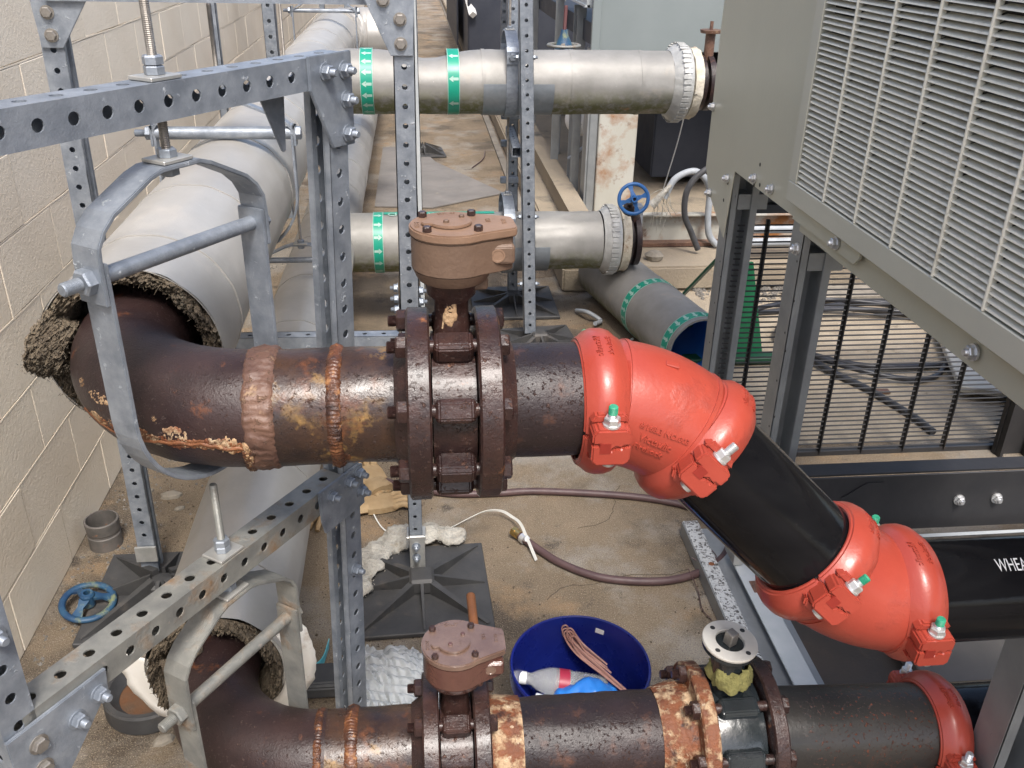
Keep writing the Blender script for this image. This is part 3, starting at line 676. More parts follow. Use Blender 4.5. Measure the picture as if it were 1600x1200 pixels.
# ================================================================== MAIN RUSTY RUN
MY, MZ, PR = 1.181, 1.17, .08415
def zline(x): return MZ - .02 * 0
def pipe_jit(seed, amp=.0012, f=18):
    return lambda a, z: amp * noise.noise(V((math.cos(a) * f * .085, math.sin(a) * f * .085, z * f + seed))) * 1.5
def elbow_pts(xe, y, z, R, n=20):
    return [(xe - R * math.sin(a), y + R - R * math.cos(a), z) for a in [PI / 2 * (1 - i / n) for i in range(n + 1)]]
RE = .2286
def weld(parent, x, y, z, r, w=.012, amp=.0025, m=WELD, name='weld', seed=0):
    mb = MB(); M = mtx((x, y, z), (1, 0, 0))
    pr = [(-w, r - .002), (-w * .7, r + .002), (0, r + .005), (w * .7, r + .002), (w, r - .002)]
    mb.lathe(pr, 560, M, jit=lambda a, q: amp * .55 * (abs(math.sin(a * 46 + 2.2 * noise.noise(V((a * 5, 0, seed))) - (q / w) ** 2 * 1.6)) - .5) + amp * 1.0 * noise.noise(V((a * 3, q * 30, seed))) + amp * .5 * noise.noise(V((a * 16, q * 120, seed))))
    return part(mb, name, m, parent, smooth=70)
t = thing('rusty_elbow_pipe', 'upper rusty brown steel elbow and pipe with a tan weld band', 'pipe', (-.24, MY, MZ))
mb = MB(); pts = [(P1X, 1.75 - .05 * i, MZ) for i in range(7)] + elbow_pts(-.239, MY, MZ, RE, 24) + [(-.23, MY, MZ)]
mb.tube(pts, PR + .001, 56, jit=lambda i, a: .0012 * noise.noise(V((i * .6, math.cos(a) * 2, math.sin(a) * 2)))); part(mb, 'elbow', RUST, t, smooth=60)
mb = MB(); mb.lathe([(i * .0112, PR) for i in range(20)], 72, mtx((-.232, MY, MZ), (1, 0, 0)), jit=pipe_jit(2)); part(mb, 'pipe', RUSTP, t, smooth=60)
mb = MB(); mb.lathe([(-.006, PR - .0025), (-.003, PR + .002), (.001, PR + .0045), (.008, PR + .004), (.016, PR + .005), (.024, PR + .004), (.031, PR + .0045), (.036, PR + .002), (.040, PR - .003)], 260, mtx((-.24, MY, MZ), (1, 0, 0)), jit=lambda a, q: .0035 * noise.noise(V((math.cos(a) * 4, math.sin(a) * 4, q * 60))) + .0028 * noise.noise(V((math.cos(a) * 16, math.sin(a) * 16, q * 160)))); part(mb, 'weld_band', BAND, t, smooth=60)
weld(t, -.122, MY, MZ, PR, .011, .0028, WELD, 'weld_bead', 3)
CRUSTS = []
# crusty seam along the elbow's lower front and flakes
def crust(parent, c, nrm, ax, L, W, h, m, seed, name='rust_scab'):
    mb = MB(); A, B = 26, 12; vs = []; c = V(c); nrm = V(nrm).normalized(); ax = V(ax).normalized(); sd_ = nrm.cross(ax)
    for i in range(A + 1):
        for j in range(B + 1):
            u = i / A * 2 - 1; v = j / B * 2 - 1
            n = noise.noise(V((u * 3 + seed, v * 2, seed))); n2 = noise.noise(V((u * 9, v * 7, seed)))
            e = max(0, 1 - (u * u + v * v) + .5 * n)
            vs.append(c + ax * u * L / 2 + sd_ * v * W / 2 + nrm * (min(e, .5) * 2 * h * (1 + .6 * n2) - .0035))
    mb.add(vs, [(i * (B + 1) + j, (i + 1) * (B + 1) + j, (i + 1) * (B + 1) + j + 1, i * (B + 1) + j + 1) for i in range(A) for j in range(B)])
    return part(mb, name, m, parent, smooth=70)
def on_elbow(th, ph, rr=PR + .001, xe=-.239, y=MY, z=MZ):
    """th 0 at the straight end .. pi/2 at the far end ; ph angle: 0 = outward, + = up"""
    d = V((-math.sin(th), -math.cos(th), 0)); c = V((xe, y + RE, z)) + d * RE
    nn = d * math.cos(ph) + V((0, 0, 1)) * math.sin(ph); return c + nn * rr, nn, V((math.cos(th), -math.sin(th), 0)) * 1
mb = MB(); rp = []
for i in range(46):
    th = .02 + .93 * i / 45; ph = math.radians(-14 + 5 * math.sin(i * .15) + 3 * noise.noise(V((i * .4, 0, 0)))); rp.append(on_elbow(th, ph, PR + .0005)[0])
mb.tube(rp, [.0024 + .0042 * abs(noise.noise(V((i * .7, 1, 1)))) for i in range(46)], 7, jit=lambda i, a: .0008 * noise.noise(V((i * 2, a, 0)))); part(mb, 'rust_seam', SHAFT, t, smooth=60)
for th, ph, L, W, sd2 in ((.33, -5, .050, .040, 1), (.52, -6, .034, .030, 2), (.08, -9, .032, .036, 3), (.78, 14, .055, .022, 4), (.95, 17, .03, .016, 5), (.42, 12, .010, .010, 7), (.60, 11, .008, .009, 6), (.68, -8, .04, .016, 8), (.20, -11, .04, .012, 9)):
    c, nn, ax = on_elbow(th, math.radians(ph)); crust(t, c, nn, ax, L, W, .0032, TANCRUST if sd2 != 1 else FLAKE, sd2)

random.seed(31)
for k in range(20):
    a = math.radians(random.uniform(-170, 20)); xx = random.choice((-.243, -.241, -.200)); nn = V((0, math.cos(a), math.sin(a)))
    crust(t, V((xx + random.uniform(-.003, .003), MY, MZ)) + nn * (PR + .0045), nn, (0, -math.sin(a), math.cos(a)), random.uniform(.018, .045), random.uniform(.010, .018), .004, random.choice((TANCRUST, BAND, WELD)), 40 + k, 'edge_scab')
for k in range(11):
    c, nn, ax = on_elbow(.06 + .075 * k, math.radians(-10 + random.uniform(-2.5, 2.5))); crust(t, c, nn, ax, random.uniform(.03, .055), random.uniform(.012, .03), .0035, random.choice((TANCRUST, FLAKE, SHAFT)), 80 + k, 'seam_scab')
for k in range(9):
    a = math.radians(random.uniform(-150, -20)); xx = -.122 + random.choice((-1, 1)) * random.uniform(.010, .022); nn = V((0, math.cos(a), math.sin(a)))
    crust(t, V((xx, MY, MZ)) + nn * (PR + .0005), nn, (0, -math.sin(a), math.cos(a)), random.uniform(.02, .045), random.uniform(.008, .014), .0025, random.choice((TANCRUST, WELD, FLAKE)), 120 + k, 'edge_scab')
# valve sets ------------------------------------------------------------------
def flange(parent, x, y, z, w, R, m=FLR, seed=0, rot=0, n=8, heads=-1, name='flange'):
    mb = MB(); M = mtx((x, y, z), (1, 0, 0))
    mb.lathe([(0, .07), (0, R - .004), (.003, R), (w - .003, R), (w, R - .004), (w, .07)], 96, M, jit=lambda a, q: .0013 * noise.noise(V((a * 5, q * 60, seed))))
    part(mb, name, m, parent, smooth=35)
def boltset(parent, x0, x1, y, z, Rb, n=8, rot=PI / 8, skip=()):
    for k in range(n):
        if k in skip: continue
        a = rot + 2 * PI * k / n; c = V((0, math.cos(a) * Rb, math.sin(a) * Rb)) + V((0, y, z))
        rt = random.uniform(0, 1); xx = (0, math.cos(rt), math.sin(rt))
        inst(RBOLT, 'nut', parent, (x0, c.y, c.z), (-1, 0, 0), xx)
        inst(RHEAD, 'bolt_head', parent, (x1, c.y, c.z), (1, 0, 0), xx)
        mb = MB(); mb.cyl((x0, c.y, c.z), (x1, c.y, c.z), .0095, 12); part(mb, 'stud', FLR, parent, smooth=40)
def hub(parent, x0, x1, y, z, r0, r1, m=FLR, seed=0, name='flange_hub'):
    mb = MB(); mb.lathe([(0, r0 - .003), (0, r0), (x1 - x0, r1), (x1 - x0, r1 - .003)], 72, mtx((x0, y, z), (1, 0, 0)), jit=lambda a, q: .0016 * noise.noise(V((a * 5, q * 50, seed)))); part(mb, name, m, parent, smooth=40)

# left flange belongs to the elbow pipe, right flange to the next pipe
flange(t, -.022, MY, MZ, .033, .140, FLR, 1); hub(t, -.040, -.022, MY, MZ, .0865, .10, FLR, 2)
tl = t
t = thing('rusty_pipe', 'dark rusty pipe between the upper valve and the first red coupling', 'pipe', (.17, MY, MZ))
mb = MB(); mb.lathe([(i * .0107, PR) for i in range(12)], 72, mtx((.120, MY, MZ), (1, 0, 0)), jit=pipe_jit(5, .0008)); part(mb, 'pipe', RUSTD, t, smooth=60)
flange(t, .075, MY, MZ, .033, .140, FLR, 4); hub(t, .108, .130, MY, MZ, .10, .0865, FLR, 5)
crust(t, (.203, MY - .0835, MZ + .006), (0, -1, .1), (1, 0, -.1), .034, .016, .0018, TANCRUST, 4, 'paint_flake')

def gearbox(parent, cx, cy, zt, mtop, mbody, s=1.0, rot=0.0):
    M = Matrix.Translation((cx, cy, zt)) @ Matrix.Rotation(rot, 4, 'Z') @ Matrix.Scale(s, 4)
    def outline(r, ext, hw, n=26):
        pts = []
        a0 = math.acos(min(1, .30)); 
        for i in range(n + 1):
            a = math.radians(52) + (2 * PI - 2 * math.radians(52)) * i / n; pts.append((r * math.cos(a), r * math.sin(a)))
        pts += [(ext * .96, -hw), (ext, -hw + .006), (ext, hw - .006), (ext * .96, hw)]; return pts
    mb = MB(); mb.prism(outline(.0665, .098, .032), -.014, 0, M); lid = part(mb, 'lid', mtop, parent, bevel=.0022, smooth=40)
    mb = MB(); mb.prism(outline(.0640, .092, .0285), -.068, -.0145, M)
    mb.lathe([(-.068, .0630), (-.082, .057), (-.088, .053), (-.088, 1e-5)], 48, M)
    part(mb, 'body', mbody, parent, smooth=40, bevel=.0015)
    mb = MB(); mb.box((.064, -.012, -.040), (.058, .058, .032), M, ch=.004); mb.box((.040, -.010, -.092), (.028, .024, .022), M, ch=.003)
    part(mb, 'worm_housing', mbody, parent, bevel=.002)
    mb = MB(); mb.lathe([(0, 1e-5), (0, .0105), (.0015, .011), (.0015, .0085), (.0008, .008), (.0008, 1e-5)], 24, M @ mtx((.066, -.0411, -.040), (0, -1, 0))); part(mb, 'plug', mtop, parent, smooth=30)
    mb = MB()
    pts = [(.0335 * math.cos(a) , .0335 * math.sin(a)) for a in [math.radians(205 + 310 * i / 34) for i in range(35)]] + [(-.046, -.006), (-.040, -.016)]
    pts = [(p[0] - .003, p[1]) for p in pts]
    mb.prism(pts, .0006, .0055, M); ind = part(mb, 'indicator_disc', mtop, parent, bevel=.001)
    for dx, dy, r in ((-.010, -.012, .0045), (.016, .014, .0045)):
        mb = MB(); mb.hexp(M @ V((dx, dy, .0055)), M.to_3x3() @ V((0, 0, 1)), r * s, .004 * s); part(mb, 'screw', mbody, ind)
    for dx, dy in ((-.043, .038), (.034, .040), (-.041, -.040), (.036, -.040)):
        mb = MB(); mb.hexp(M @ V((dx, dy, .0004)), M.to_3x3() @ V((0, 0, 1)), .0068 * s, .0085 * s); part(mb, 'cap_screw', FLR, parent)
    def place(ox, oy, ang):
        R_ = Matrix.Rotation(ang, 4, 'Z'); return lambda co: M @ (R_ @ V((co.x, co.y, 0)) + V((ox, oy, .0002 + (co.z + .0006))))
    text('SHUT', .011, .0006, 'cast_lettering', mtop, lid, place(-.005, .050, 0), .0002)
    text('OPEN', .010, .0006, 'cast_lettering', mtop, lid, place(-.054, -.004, PI / 2), .0002)
    text('24:1', .010, .0006, 'cast_lettering', mtop, lid, place(.056, .010, -PI / 2), .0002)
    text('05-12', .0095, .0006, 'cast_lettering', mtop, lid, place(.080, .004, -PI / 2), .0002)
    return M

def wafer_valve(label, x0, x1, y, z, mtop, mbody, gz, gx=None, seed=0, shaftm=SHAFT, rot=0, s=1.0, shaft_dy=.08, shaft_dx=.04, shaft_h=.03, mneck=FLR):
    xc = (x0 + x1) / 2; t = thing('butterfly_valve', label, 'valve', (xc, y, z), 'gear operated butterfly valves')
    mb = MB(); w_ = x1 - x0
    mb.lathe([(.002, .075), (.002, .104), (w_ - .002, .104), (w_ - .002, .075)], 64, mtx((x0, y, z), (1, 0, 0)), jit=lambda a, q: .002 * noise.noise(V((a * 5, q * 60, seed))))
    body = part(mb, 'wafer_body', FLR, t, smooth=35)
    for k in range(8):
        a = PI / 8 + 2 * PI * k / 8; mb = MB()
        m_ = mtx((xc, y, z), (1, 0, 0), (0, math.cos(a), math.sin(a)))
        mb.box((.118, 0, 0), (.036, .034, w_ - .008), m_, ch=.006)
        part(mb, 'lug', FLR, t, bevel=.002)
    zt = z + .150
    mb = MB(); mb.lathe([(0, .034), (.02, .026), (.05, .0235), (.078, .024), (.088, .034), (gz - .088 * s - z - .085 + .002, .038)], 32, mtx((xc, y, z + .085)), jit=lambda a, q: .0018 * noise.noise(V((a * 4, q * 40, seed)))); part(mb, 'neck', mneck, t, smooth=50)
    M = gearbox(t, gx if gx is not None else xc, y, gz, mtop, mbody, s, rot)
    p = M @ V((shaft_dx, .062, -.030)); q = M @ V((shaft_dx, shaft_dy, -.030))
    mb = MB(); q2 = V((q.x, q.y, p.z))
    mb.cyl((p.x, p.y - .03, p.z), q2, .0085, 16); part(mb, 'input_shaft', shaftm, t, smooth=40)
    return t
tv = wafer_valve('upper valve with a dull orange-brown gear operator above the rusty flanges', .011, .075, MY, MZ, GEAR, GEARB, 1.440, .045, 1, GEAR, 0.05, .87, .11, .048)
boltset(tv, -.022, .108, MY, MZ, .1207)
crust(tv, (.040, MY - .0245, MZ + .150), (-.15, -1, .1), (.1, 0, 1), .050, .020, .0030, TANCRUST, 9, 'paint_flake')

for a_, xx, L_c in ((-100, -.006, .020), (-62, -.004, .014), (-128, -.002, .024), (-150, .0, .012), (-75, .092, .010), (-112, .094, .016)):
    nn = V((0, math.cos(math.radians(a_)), math.sin(math.radians(a_)))); crust(tv, V((xx, MY, MZ)) + nn * .1395, nn, (0, nn.z, -nn.y), L_c * 1.5, L_c * .8, .0022, random.choice((SHAFT, TANCRUST)), 60 + xx * 100, 'rust_scab')
# ---- lower run
LY, LZ = 1.20, .43
t = thing('rusty_elbow_pipe', 'lower rusty elbow and pipe at the bottom of the picture with an orange weld bead', 'pipe', (-.2, LY, LZ))
mb = MB(); pts = [(P2X, 1.75 - .05 * i, LZ) for i in range(7)] + elbow_pts(-.205, LY, LZ, RE, 24) + [(-.19, LY, LZ)]
mb.tube(pts, PR + .001, 56, jit=lambda i, a: .0012 * noise.noise(V((i * .6, math.cos(a) * 2, math.sin(a) * 2)))); part(mb, 'elbow', RUST, t, smooth=60)
mb = MB(); mb.lathe([(i * .0113, PR) for i in range(18)], 72, mtx((-.20, LY, LZ), (1, 0, 0)), jit=pipe_jit(12)); part(mb, 'pipe', RUSTP, t, smooth=60)
weld(t, -.203, LY, LZ, PR - .001, .009, .0035, WELD, 'weld', 5); weld(t, -.145, LY, LZ, PR, .013, .003, WELD, 'weld_bead', 8)
flange(t, -.018, LY, LZ, .030, .140, FLR, 11); hub(t, -.038, -.018, LY, LZ, .0865, .10, FLR, 12)
t = thing('rusty_pipe', 'rough rusty pipe on the lower run between the two valves with flaking orange ends', 'pipe', (.3, LY, LZ))
mb = MB(); mb.lathe([(i * .0116, PR + .001) for i in range(36)], 72, mtx((.085, LY, LZ), (1, 0, 0)), jit=pipe_jit(22, .0014, 30)); part(mb, 'pipe', RUSTD, t, smooth=60)
flange(t, .072, LY, LZ, .030, .140, FLR, 14)
hub(t, .102, .162, LY, LZ, .094, .0875, FLAKE, 15, 'flaking_hub'); hub(t, .415, .462, LY, LZ, .0875, .100, FLAKE, 16, 'flaking_hub')
flange(t, .478, LY, LZ, .030, .132, FLAKE, 17)
hub(t, .46, .478, LY, LZ, .098, .098, FLAKE, 19, 'flange_neck')
tv = wafer_valve('lower valve with a wet dark red-brown gear operator beside the blue bucket', .012, .072, LY, LZ, GEARWT, GEARW, .690, .043, 2, SHAFT, .02, .88, .17, .044)
boltset(tv, -.018, .102, LY, LZ, .1207)
# lower-right black valve
t = thing('butterfly_valve', 'black valve with a bare round stainless mounting flange on the lower run', 'valve', (.54, LY, LZ))
mb = MB(); mb.lathe([(.508, .075), (.508, .108), (.560, .112), (.600, .106), (.600, .075)], 64, mtx((0, LY, LZ), (1, 0, 0)), jit=lambda a, q: .002 * noise.noise(V((a * 5, q * 60, 7)))); part(mb, 'body', BLACKV, t, smooth=35)
for k in range(8):
    mb = MB(); a = PI / 8 + 2 * PI * k / 8; mb.box((.112, 0, 0), (.034, .036, .075), mtx((.553, LY, LZ), (1, 0, 0), (0, math.cos(a), math.sin(a))), ch=.006); part(mb, 'lug', BLACKV, t, bevel=.002)
FC = V((.538, 1.205, .650)); FN = V((.08, -.06, 1)).normalized()
mb = MB(); mb.cyl((.548, LY, LZ + .09), FC - FN * .012, .030, 24, .032); part(mb, 'neck', BLACKV, t, smooth=40)
mb = MB()
mb.lathe([(0, .034), (.0, .038), (.02, .039), (.036, .033), (.042, .03)], 60, mtx((.545, LY, LZ + .135)), jit=lambda a, q: (.010 * noise.noise(V((math.cos(a) * 2.5, math.sin(a) * 2.5, q * 40))) + .005 * noise.noise(V((math.cos(a) * 9, math.sin(a) * 9, q * 90))))); part(mb, 'foam_wrap', INSULY, t, smooth=60)
mb = MB(); Mf = mtx(FC, FN)
mb.lathe([(-.012, 1e-5), (-.012, .048), (-.003, .048), (-.003, 1e-5)], 48, Mf); part(mb, 'backing_ring', BLACKV, t, smooth=30)
mb = MB(); mb.lathe([(-.0028, .026), (-.0028, .0495), (.001, .0505), (.004, .0495), (.004, .0275), (.002, .026), (-.0028, .026)], 64, Mf); fl = part(mb, 'top_flange', STAINL, t, smooth=30)
for k in range(4):
    a = math.radians(38 + 90 * k); mb = MB(); mb.lathe([(.0043, 1e-5), (.0043, .0045), (.0038, .005)], 16, Mf @ Matrix.Translation((.039 * math.cos(a), .039 * math.sin(a), 0))); part(mb, 'bolt_hole', INNER, fl)
mb = MB(); mb.box((0, 0, .010), (.019, .019, .028), Mf @ Matrix.Rotation(.5, 4, 'Z'), ch=.002); part(mb, 'stem', HEADS, t)
flr = flange(t, .604, LY, LZ, .028, .136, FLR, 21)
boltset(t, .478, .632, LY, LZ, .118)
t = thing('black_pipe_stub', 'black pipe with rust specks on the lower run up to the lowest red coupling', 'pipe', (.8, LY, LZ - .02))
mb = MB(); mb.lathe([(i * .02, PR) for i in range(18)], 72, mtx((.632, LY, LZ - .010), (1, 0, -.05))); part(mb, 'pipe', BLACKR, t, smooth=60)
hub(t, .632, .652, LY, LZ - .011, .105, .088, FLR, 23)
crust(t, (.690, LY - .070, LZ + .02), (0, -.8, .55), (1, 0, 0), .035, .045, .004, TANCRUST, 12, 'rust_scab')

# ================================================================== RED FITTINGS
A1 = V((1, 0, -.012)).normalized(); C1 = V((.345, MY + .001, 1.163)); C2 = V((.678, 1.094, .843))
DG = (C2 - C1).normalized(); A2 = V((1, -.01, .012)).normalized(); CE = .089
def coupling(label, c, a, l, m=RED, r0=.0855, ang=0, greens=(True, True), word=True):
    c = V(c); a = V(a).normalized(); l = V(l); l = (l - l.dot(a) * a).normalized(); b = a.cross(l)
    if b.z < 0: b = -b
    t = thing('pipe_coupling', label, 'pipe coupling', c, 'red grooved pipe couplings')
    hwid = .033
    prof = [(-hwid, r0 - .001), (-hwid, r0 + .0075), (-hwid * .93, r0 + .0095), (-hwid * .78, r0 + .0125), (-hwid * .5, r0 + .0205), (-hwid * .2, r0 + .0235), (hwid * .2, r0 + .0235), (hwid * .5, r0 + .0205), (hwid * .78, r0 + .0125), (hwid * .93, r0 + .0095), (hwid, r0 + .0075), (hwid, r0 - .001)]
    for sg in (1, -1):
        mb = MB(); M = Matrix((l, b * sg, a * (1 if l.cross(b).dot(a) * sg > 0 else -1))).transposed().to_4x4(); M.translation = c
        gap = .012
        mb.lathe(prof, 44, M, a0=gap, a1=PI - gap, closed=True)
        def fade(x): return x
        for sl in (1, -1):
            # bolt pad: rounded block growing out of the ring, its parting face stepped
            pts = []
            y0, y1 = .0010, .0290
            xs = [(x, .0007 + sg * y) for x, y in ((-.0275, .005), (-.016, .0055), (-.011, -.004), (.000, -.0045), (.006, .001), (.014, -.001), (.018, .003), (.0275, .003))]
            # prism profile in (axis, b) extruded along l
            prof2 = [(x * (1 if True else 1), y) for x, y in xs] + [(.0275, y1 - .007), (.021, y1), (-.021, y1), (-.0275, y1 - .007)]
            Mp = Matrix((a, b * sg, l * sl)).transposed().to_4x4(); Mp.translation = c
            mb.prism(prof2, r0 + .001, r0 + .043, Mp)
            # shoulder up the ring
            mb.prism([(-.029, y1 - .001), (.029, y1 - .001), (.020, y1 + .012), (-.020, y1 + .012)], r0 + .0, r0 + .022, Mp)
        part(mb, 'housing_half', m, t, smooth=38, bevel=.0028)
    for sl in (1, -1):
        lx = l * sl * (r0 + .029) + c
        bt = thing('bolt', None, None); bpy.data.objects.remove(bt)
        mb = MB(); z0 = lx + b * .0292
        mb.lathe([(0, 1e-5), (0, .0125), (.003, .0125), (.003, 1e-5)], 24, mtx(z0, b)); mb.hexp(z0 + b * .003, b, .0115, .011)
        thread(mb, z0 + b * .012, b, .0065, .014)
        mb.lathe([(0, 1e-5), (0, .011), (.006, .009), (.007, 1e-5)], 16, mtx(lx - b * .0290, -b))
        mb.cyl(lx - b * .02, lx + b * .02, .0068, 12)
        bo = part(mb, 'track_bolt', ZINC, t, smooth=30)
        mb = MB(); thread(mb, z0 + b * .019, b, .0068, .012, .0016)
        part(mb, 'painted_thread', GREENTIP if greens[0 if sl > 0 else 1] else ZINC, bo, smooth=30)
        mb = MB(); mb.box((-.009, 0, r0 + .0425), (.017, .018, .0025), Matrix((a, b, l * sl)).transposed().to_4x4() if False else (lambda Mq: Mq)(Matrix.Translation(c) @ Matrix((a, b, l * sl)).transposed().to_4x4()))
        part(mb, 'key_recess', mat('red_recess', (.24, .025, .017), None, 8, (.3, .4)) if 'red_recess' not in bpy.data.materials else bpy.data.materials['red_recess'], t, bevel=.001)
    mb = MB(); mb.lathe([(-hwid + .002, r0 - .003), (hwid - .002, r0 - .003), (hwid - .002, r0 - .0005), (-hwid + .002, r0 - .0005)], 48, mtx(c, a)); part(mb, 'gasket', DARK, t, smooth=40)
    if word:
        cr = r0 + .0240
        def wr(dz, th0):
            def fn(co):
                an = th0 - co.y / cr  # letters run along axis? text reads around the ring
                return c
            return fn
        def fn2(off):
            def fn(co):
                th = co.x / cr + math.radians(12); ax_ = co.y + off
                rr = r0 + .0235 - 7.0 * ax_ * ax_ + .0005 + co.z
                up = b; ll = -l
                return c + a * ax_ * -1 + rr * (math.cos(th) * up + math.sin(th) * ll * -1)
            return fn
        text('Victaulic', .013, .0014, 'cast_lettering', m, t, fn2(.008), .0001); text('FireLock', .011, .0014, 'cast_lettering', m, t, fn2(-.008), .0001)
    return t
FRONT = V((0, -1, -.05))
coupling('first red coupling, joining the dark rusty pipe to the upper red elbow', C1 - A1 * CE, A1, FRONT)
coupling('red coupling between the upper red elbow and the slanting black pipe', C1 + DG * CE, DG, FRONT, greens=(False, True))
coupling('red coupling at the lower end of the slanting black pipe', C2 - DG * CE, DG, FRONT)
coupling('red coupling joining the lower red elbow to the printed black pipe', C2 + A2 * (CE - .010), A2, V((0, -1, -.1)))
coupling('lowest red coupling, at the bottom right on the lower pipe run', (.975, LY, .400), (1, 0, -.05), V((0, -1, 0)), greens=(False, False))

def red_elbow(label, c0, a_in, a_out, body_txt=None):
    R_ = CE / math.tan(math.radians(90 - 22.5)) if False else CE / math.tan(a_in.angle(a_out) / 2)
    nb = (a_out - a_in * a_in.dot(a_out)).normalized(); ctr = c0 - a_in * CE + nb * R_; tot = a_in.angle(a_out)
    t = thing('red_elbow', label, 'pipe elbow', c0, 'red grooved elbows')
    mb = MB(); pts = []; rad = []; n = 30
    for i in range(n + 1):
        th = tot * i / n; pts.append(ctr - nb * R_ * math.cos(th) + a_in * R_ * math.sin(th))
        u = abs(i / n * 2 - 1)
        rad.append(.0945 - .0005 * u if u < .66 else (.0945 if u < .70 else .0865))
    # sharper collar rings at both ends
    mb.tube(pts, rad, 72, up=V((0, -1, 0))); part(mb, 'body', RED, t, smooth=50)
    for e in (0, 1):
        mb = MB(); th = tot * (.19 if e == 0 else .81); p = ctr - nb * R_ * math.cos(th) + a_in * R_ * math.sin(th); tn = (nb * math.sin(th) + a_in * math.cos(th))
        mb.lathe([(-.004, .090), (-.003, .0962), (.003, .0962), (.004, .090)], 72, mtx(p, tn)); part(mb, 'bead_ring', RED, t, smooth=40)
    th = tot / 2; mid = ctr - nb * R_ * math.cos(th) + a_in * R_ * math.sin(th); e1 = (nb * math.sin(th) + a_in * math.cos(th)).normalized()
    fr = V((0, -1, 0)); fr = (fr - fr.dot(e1) * e1).normalized(); e2 = fr.cross(e1)
    if e2.z < 0: e2 = -e2
    return t, mid, e1, e2, fr
t, mid, e1, e2, fr = red_elbow('upper red elbow with raised cast lettering, bending down to the right', C1, A1, DG)
def wrapE(du, dv, rot=0):
    cr, sr = math.cos(rot), math.sin(rot)
    def fn(co):
        x = co.x * cr - co.y * sr; y = co.x * sr + co.y * cr
        u = x + du; v = y + dv; an = v / .0945; R2 = .0952 + co.z
        return mid + e1 * u + R2 * (math.sin(an) * e2 + math.cos(an) * fr)
    return fn
text('6/168.3 NO.003', .0118, .0013, 'cast_lettering', RED, t, wrapE(.004, .012), .0002)
text('Victaulic', .015, .0013, 'cast_lettering', RED, t, wrapE(-.002, -.006, -.03), .0002)
text('FireLock', .013, .0013, 'cast_lettering', RED, t, wrapE(-.006, -.022, -.03), .0002)
mb = MB(); q = wrapE(-.012, .118); mb.box((0, 0, 0), (.020, .010, .004), mtx(q(V((0, 0, 0))), (q(V((0, 0, 0))) - mid).normalized(), e1), ch=.001); part(mb, 'cast_pad', RED, t)
t, mid, e1, e2, fr = red_elbow('lower red elbow, turning the slanting black pipe back to level', C2, DG, A2)

t = thing('black_pipe', 'glossy black pipe slanting down between the two red elbows', 'pipe', (C1 + C2) / 2)
mb = MB(); p0 = C1 + DG * (CE + .004); p1 = C2 - DG * (CE + .004); mb.lathe([(0, .06), (0, PR), ((p1 - p0).length, PR), ((p1 - p0).length, .06)], 80, mtx(p0, DG)); part(mb, 'pipe', BLACKP, t, smooth=40)
t = thing('black_pipe', 'level black pipe with white stencilled letters leaving to the right under the grille', 'pipe', C2 + A2 * .4)
mb = MB(); p0 = C2 + A2 * (CE + .006); mb.lathe([(0, .06), (0, PR), (1.6, PR), (1.6, .06)], 80, mtx(p0, A2)); part(mb, 'pipe', BLACKP, t, smooth=40)
def sten(co):
    an = math.radians(62) + co.y / PR; c = C2 + A2 * (.238 + co.x * .55)
    return c + (PR + .0006 + co.z) * (V((0, -1, 0)) * math.cos(an) + V((0, 0, 1)) * math.sin(an))
text('WHEATL', .031, .0003, 'stencil_lettering', STENCIL, t, sten, -.0002)
t = thing('black_pipe', 'black pipe leaving right from the lowest red coupling', 'pipe', (1.2, LY, .38))
mb = MB(); mb.lathe([(0, .06), (0, PR), (1.5, PR), (1.5, .06)], 64, mtx((.985, LY, .3995), (1, .02, -.03))); part(mb, 'pipe', BLACKP, t, smooth=40)

# ================================================================== NEAR SUPPORT FRAME
HC = V((-.311, 1.184, 0)); D = V((.558, .830, 0)).normalized(); NN = V((D.y, -D.x, 0))
def F1(s, z, off=0): return HC + D * s + NN * off + V((0, 0, z))
t = thing('pipe_support_frame', 'nearest galvanised strut frame with two diagonal beams that carry the rusty elbows', 'support frame', F1(.28, 0), 'galvanised strut frames')
W = .045
def lean(z): return .2245 + .042 * z / 1.0
strut(t, 'upper_beam', F1(-.62, 1.600), F1(.343, 1.600), NN, W, W, .0447, .0078, '+x-x+y-y', m=GALV)
strut(t, 'lower_beam', F1(-.372, .896), F1(.262, .896), NN, W, W, .0447, .0078, '+x-x+y-y', m=GALVB)
strut(t, 'post', F1(lean(.02) + .02, .02), F1(lean(1.615) + .024, 1.578), -D, W, W, .0447, .0075, '-x+y-y', '+x', m=GALV)
strut(t, 'near_post', F1(-.379, .02), F1(-.377, 1.85), NN, W, W, .0447, .0075, '+x-x+y-y', m=GALV, start=.02)
Mf1 = Matrix((D, V((0, 0, 1)), NN)).transposed().to_4x4(); Mf1.translation = HC
def plateF(pts, name, o0=.0228, th=.006, m=GALV):
    mb = MB(); mb.prism(pts, o0, o0 + th, Mf1); return part(mb, name, m, t, bevel=.0012)
plateF([(.250, 1.625), (.348, 1.625), (.346, 1.487), (.293, 1.489), (.250, 1.578)], 'gusset_plate')
plateF([(.196, 1.577), (.250, 1.577), (.243, 1.488), (.236, 1.488)], 'inner_gusset', -.026, .005)
plateF([(.190, .922), (.2, .9225), (.298, .9225), (.312, .918), (.312, .832), (.20, .832), (.193, .860)], 'gusset_plate', m=GALV)
plateF([(-.402, .905), (-.256, .905), (-.259, .872), (-.285, .845), (-.36, .77), (-.402, .77)], 'gusset_plate')
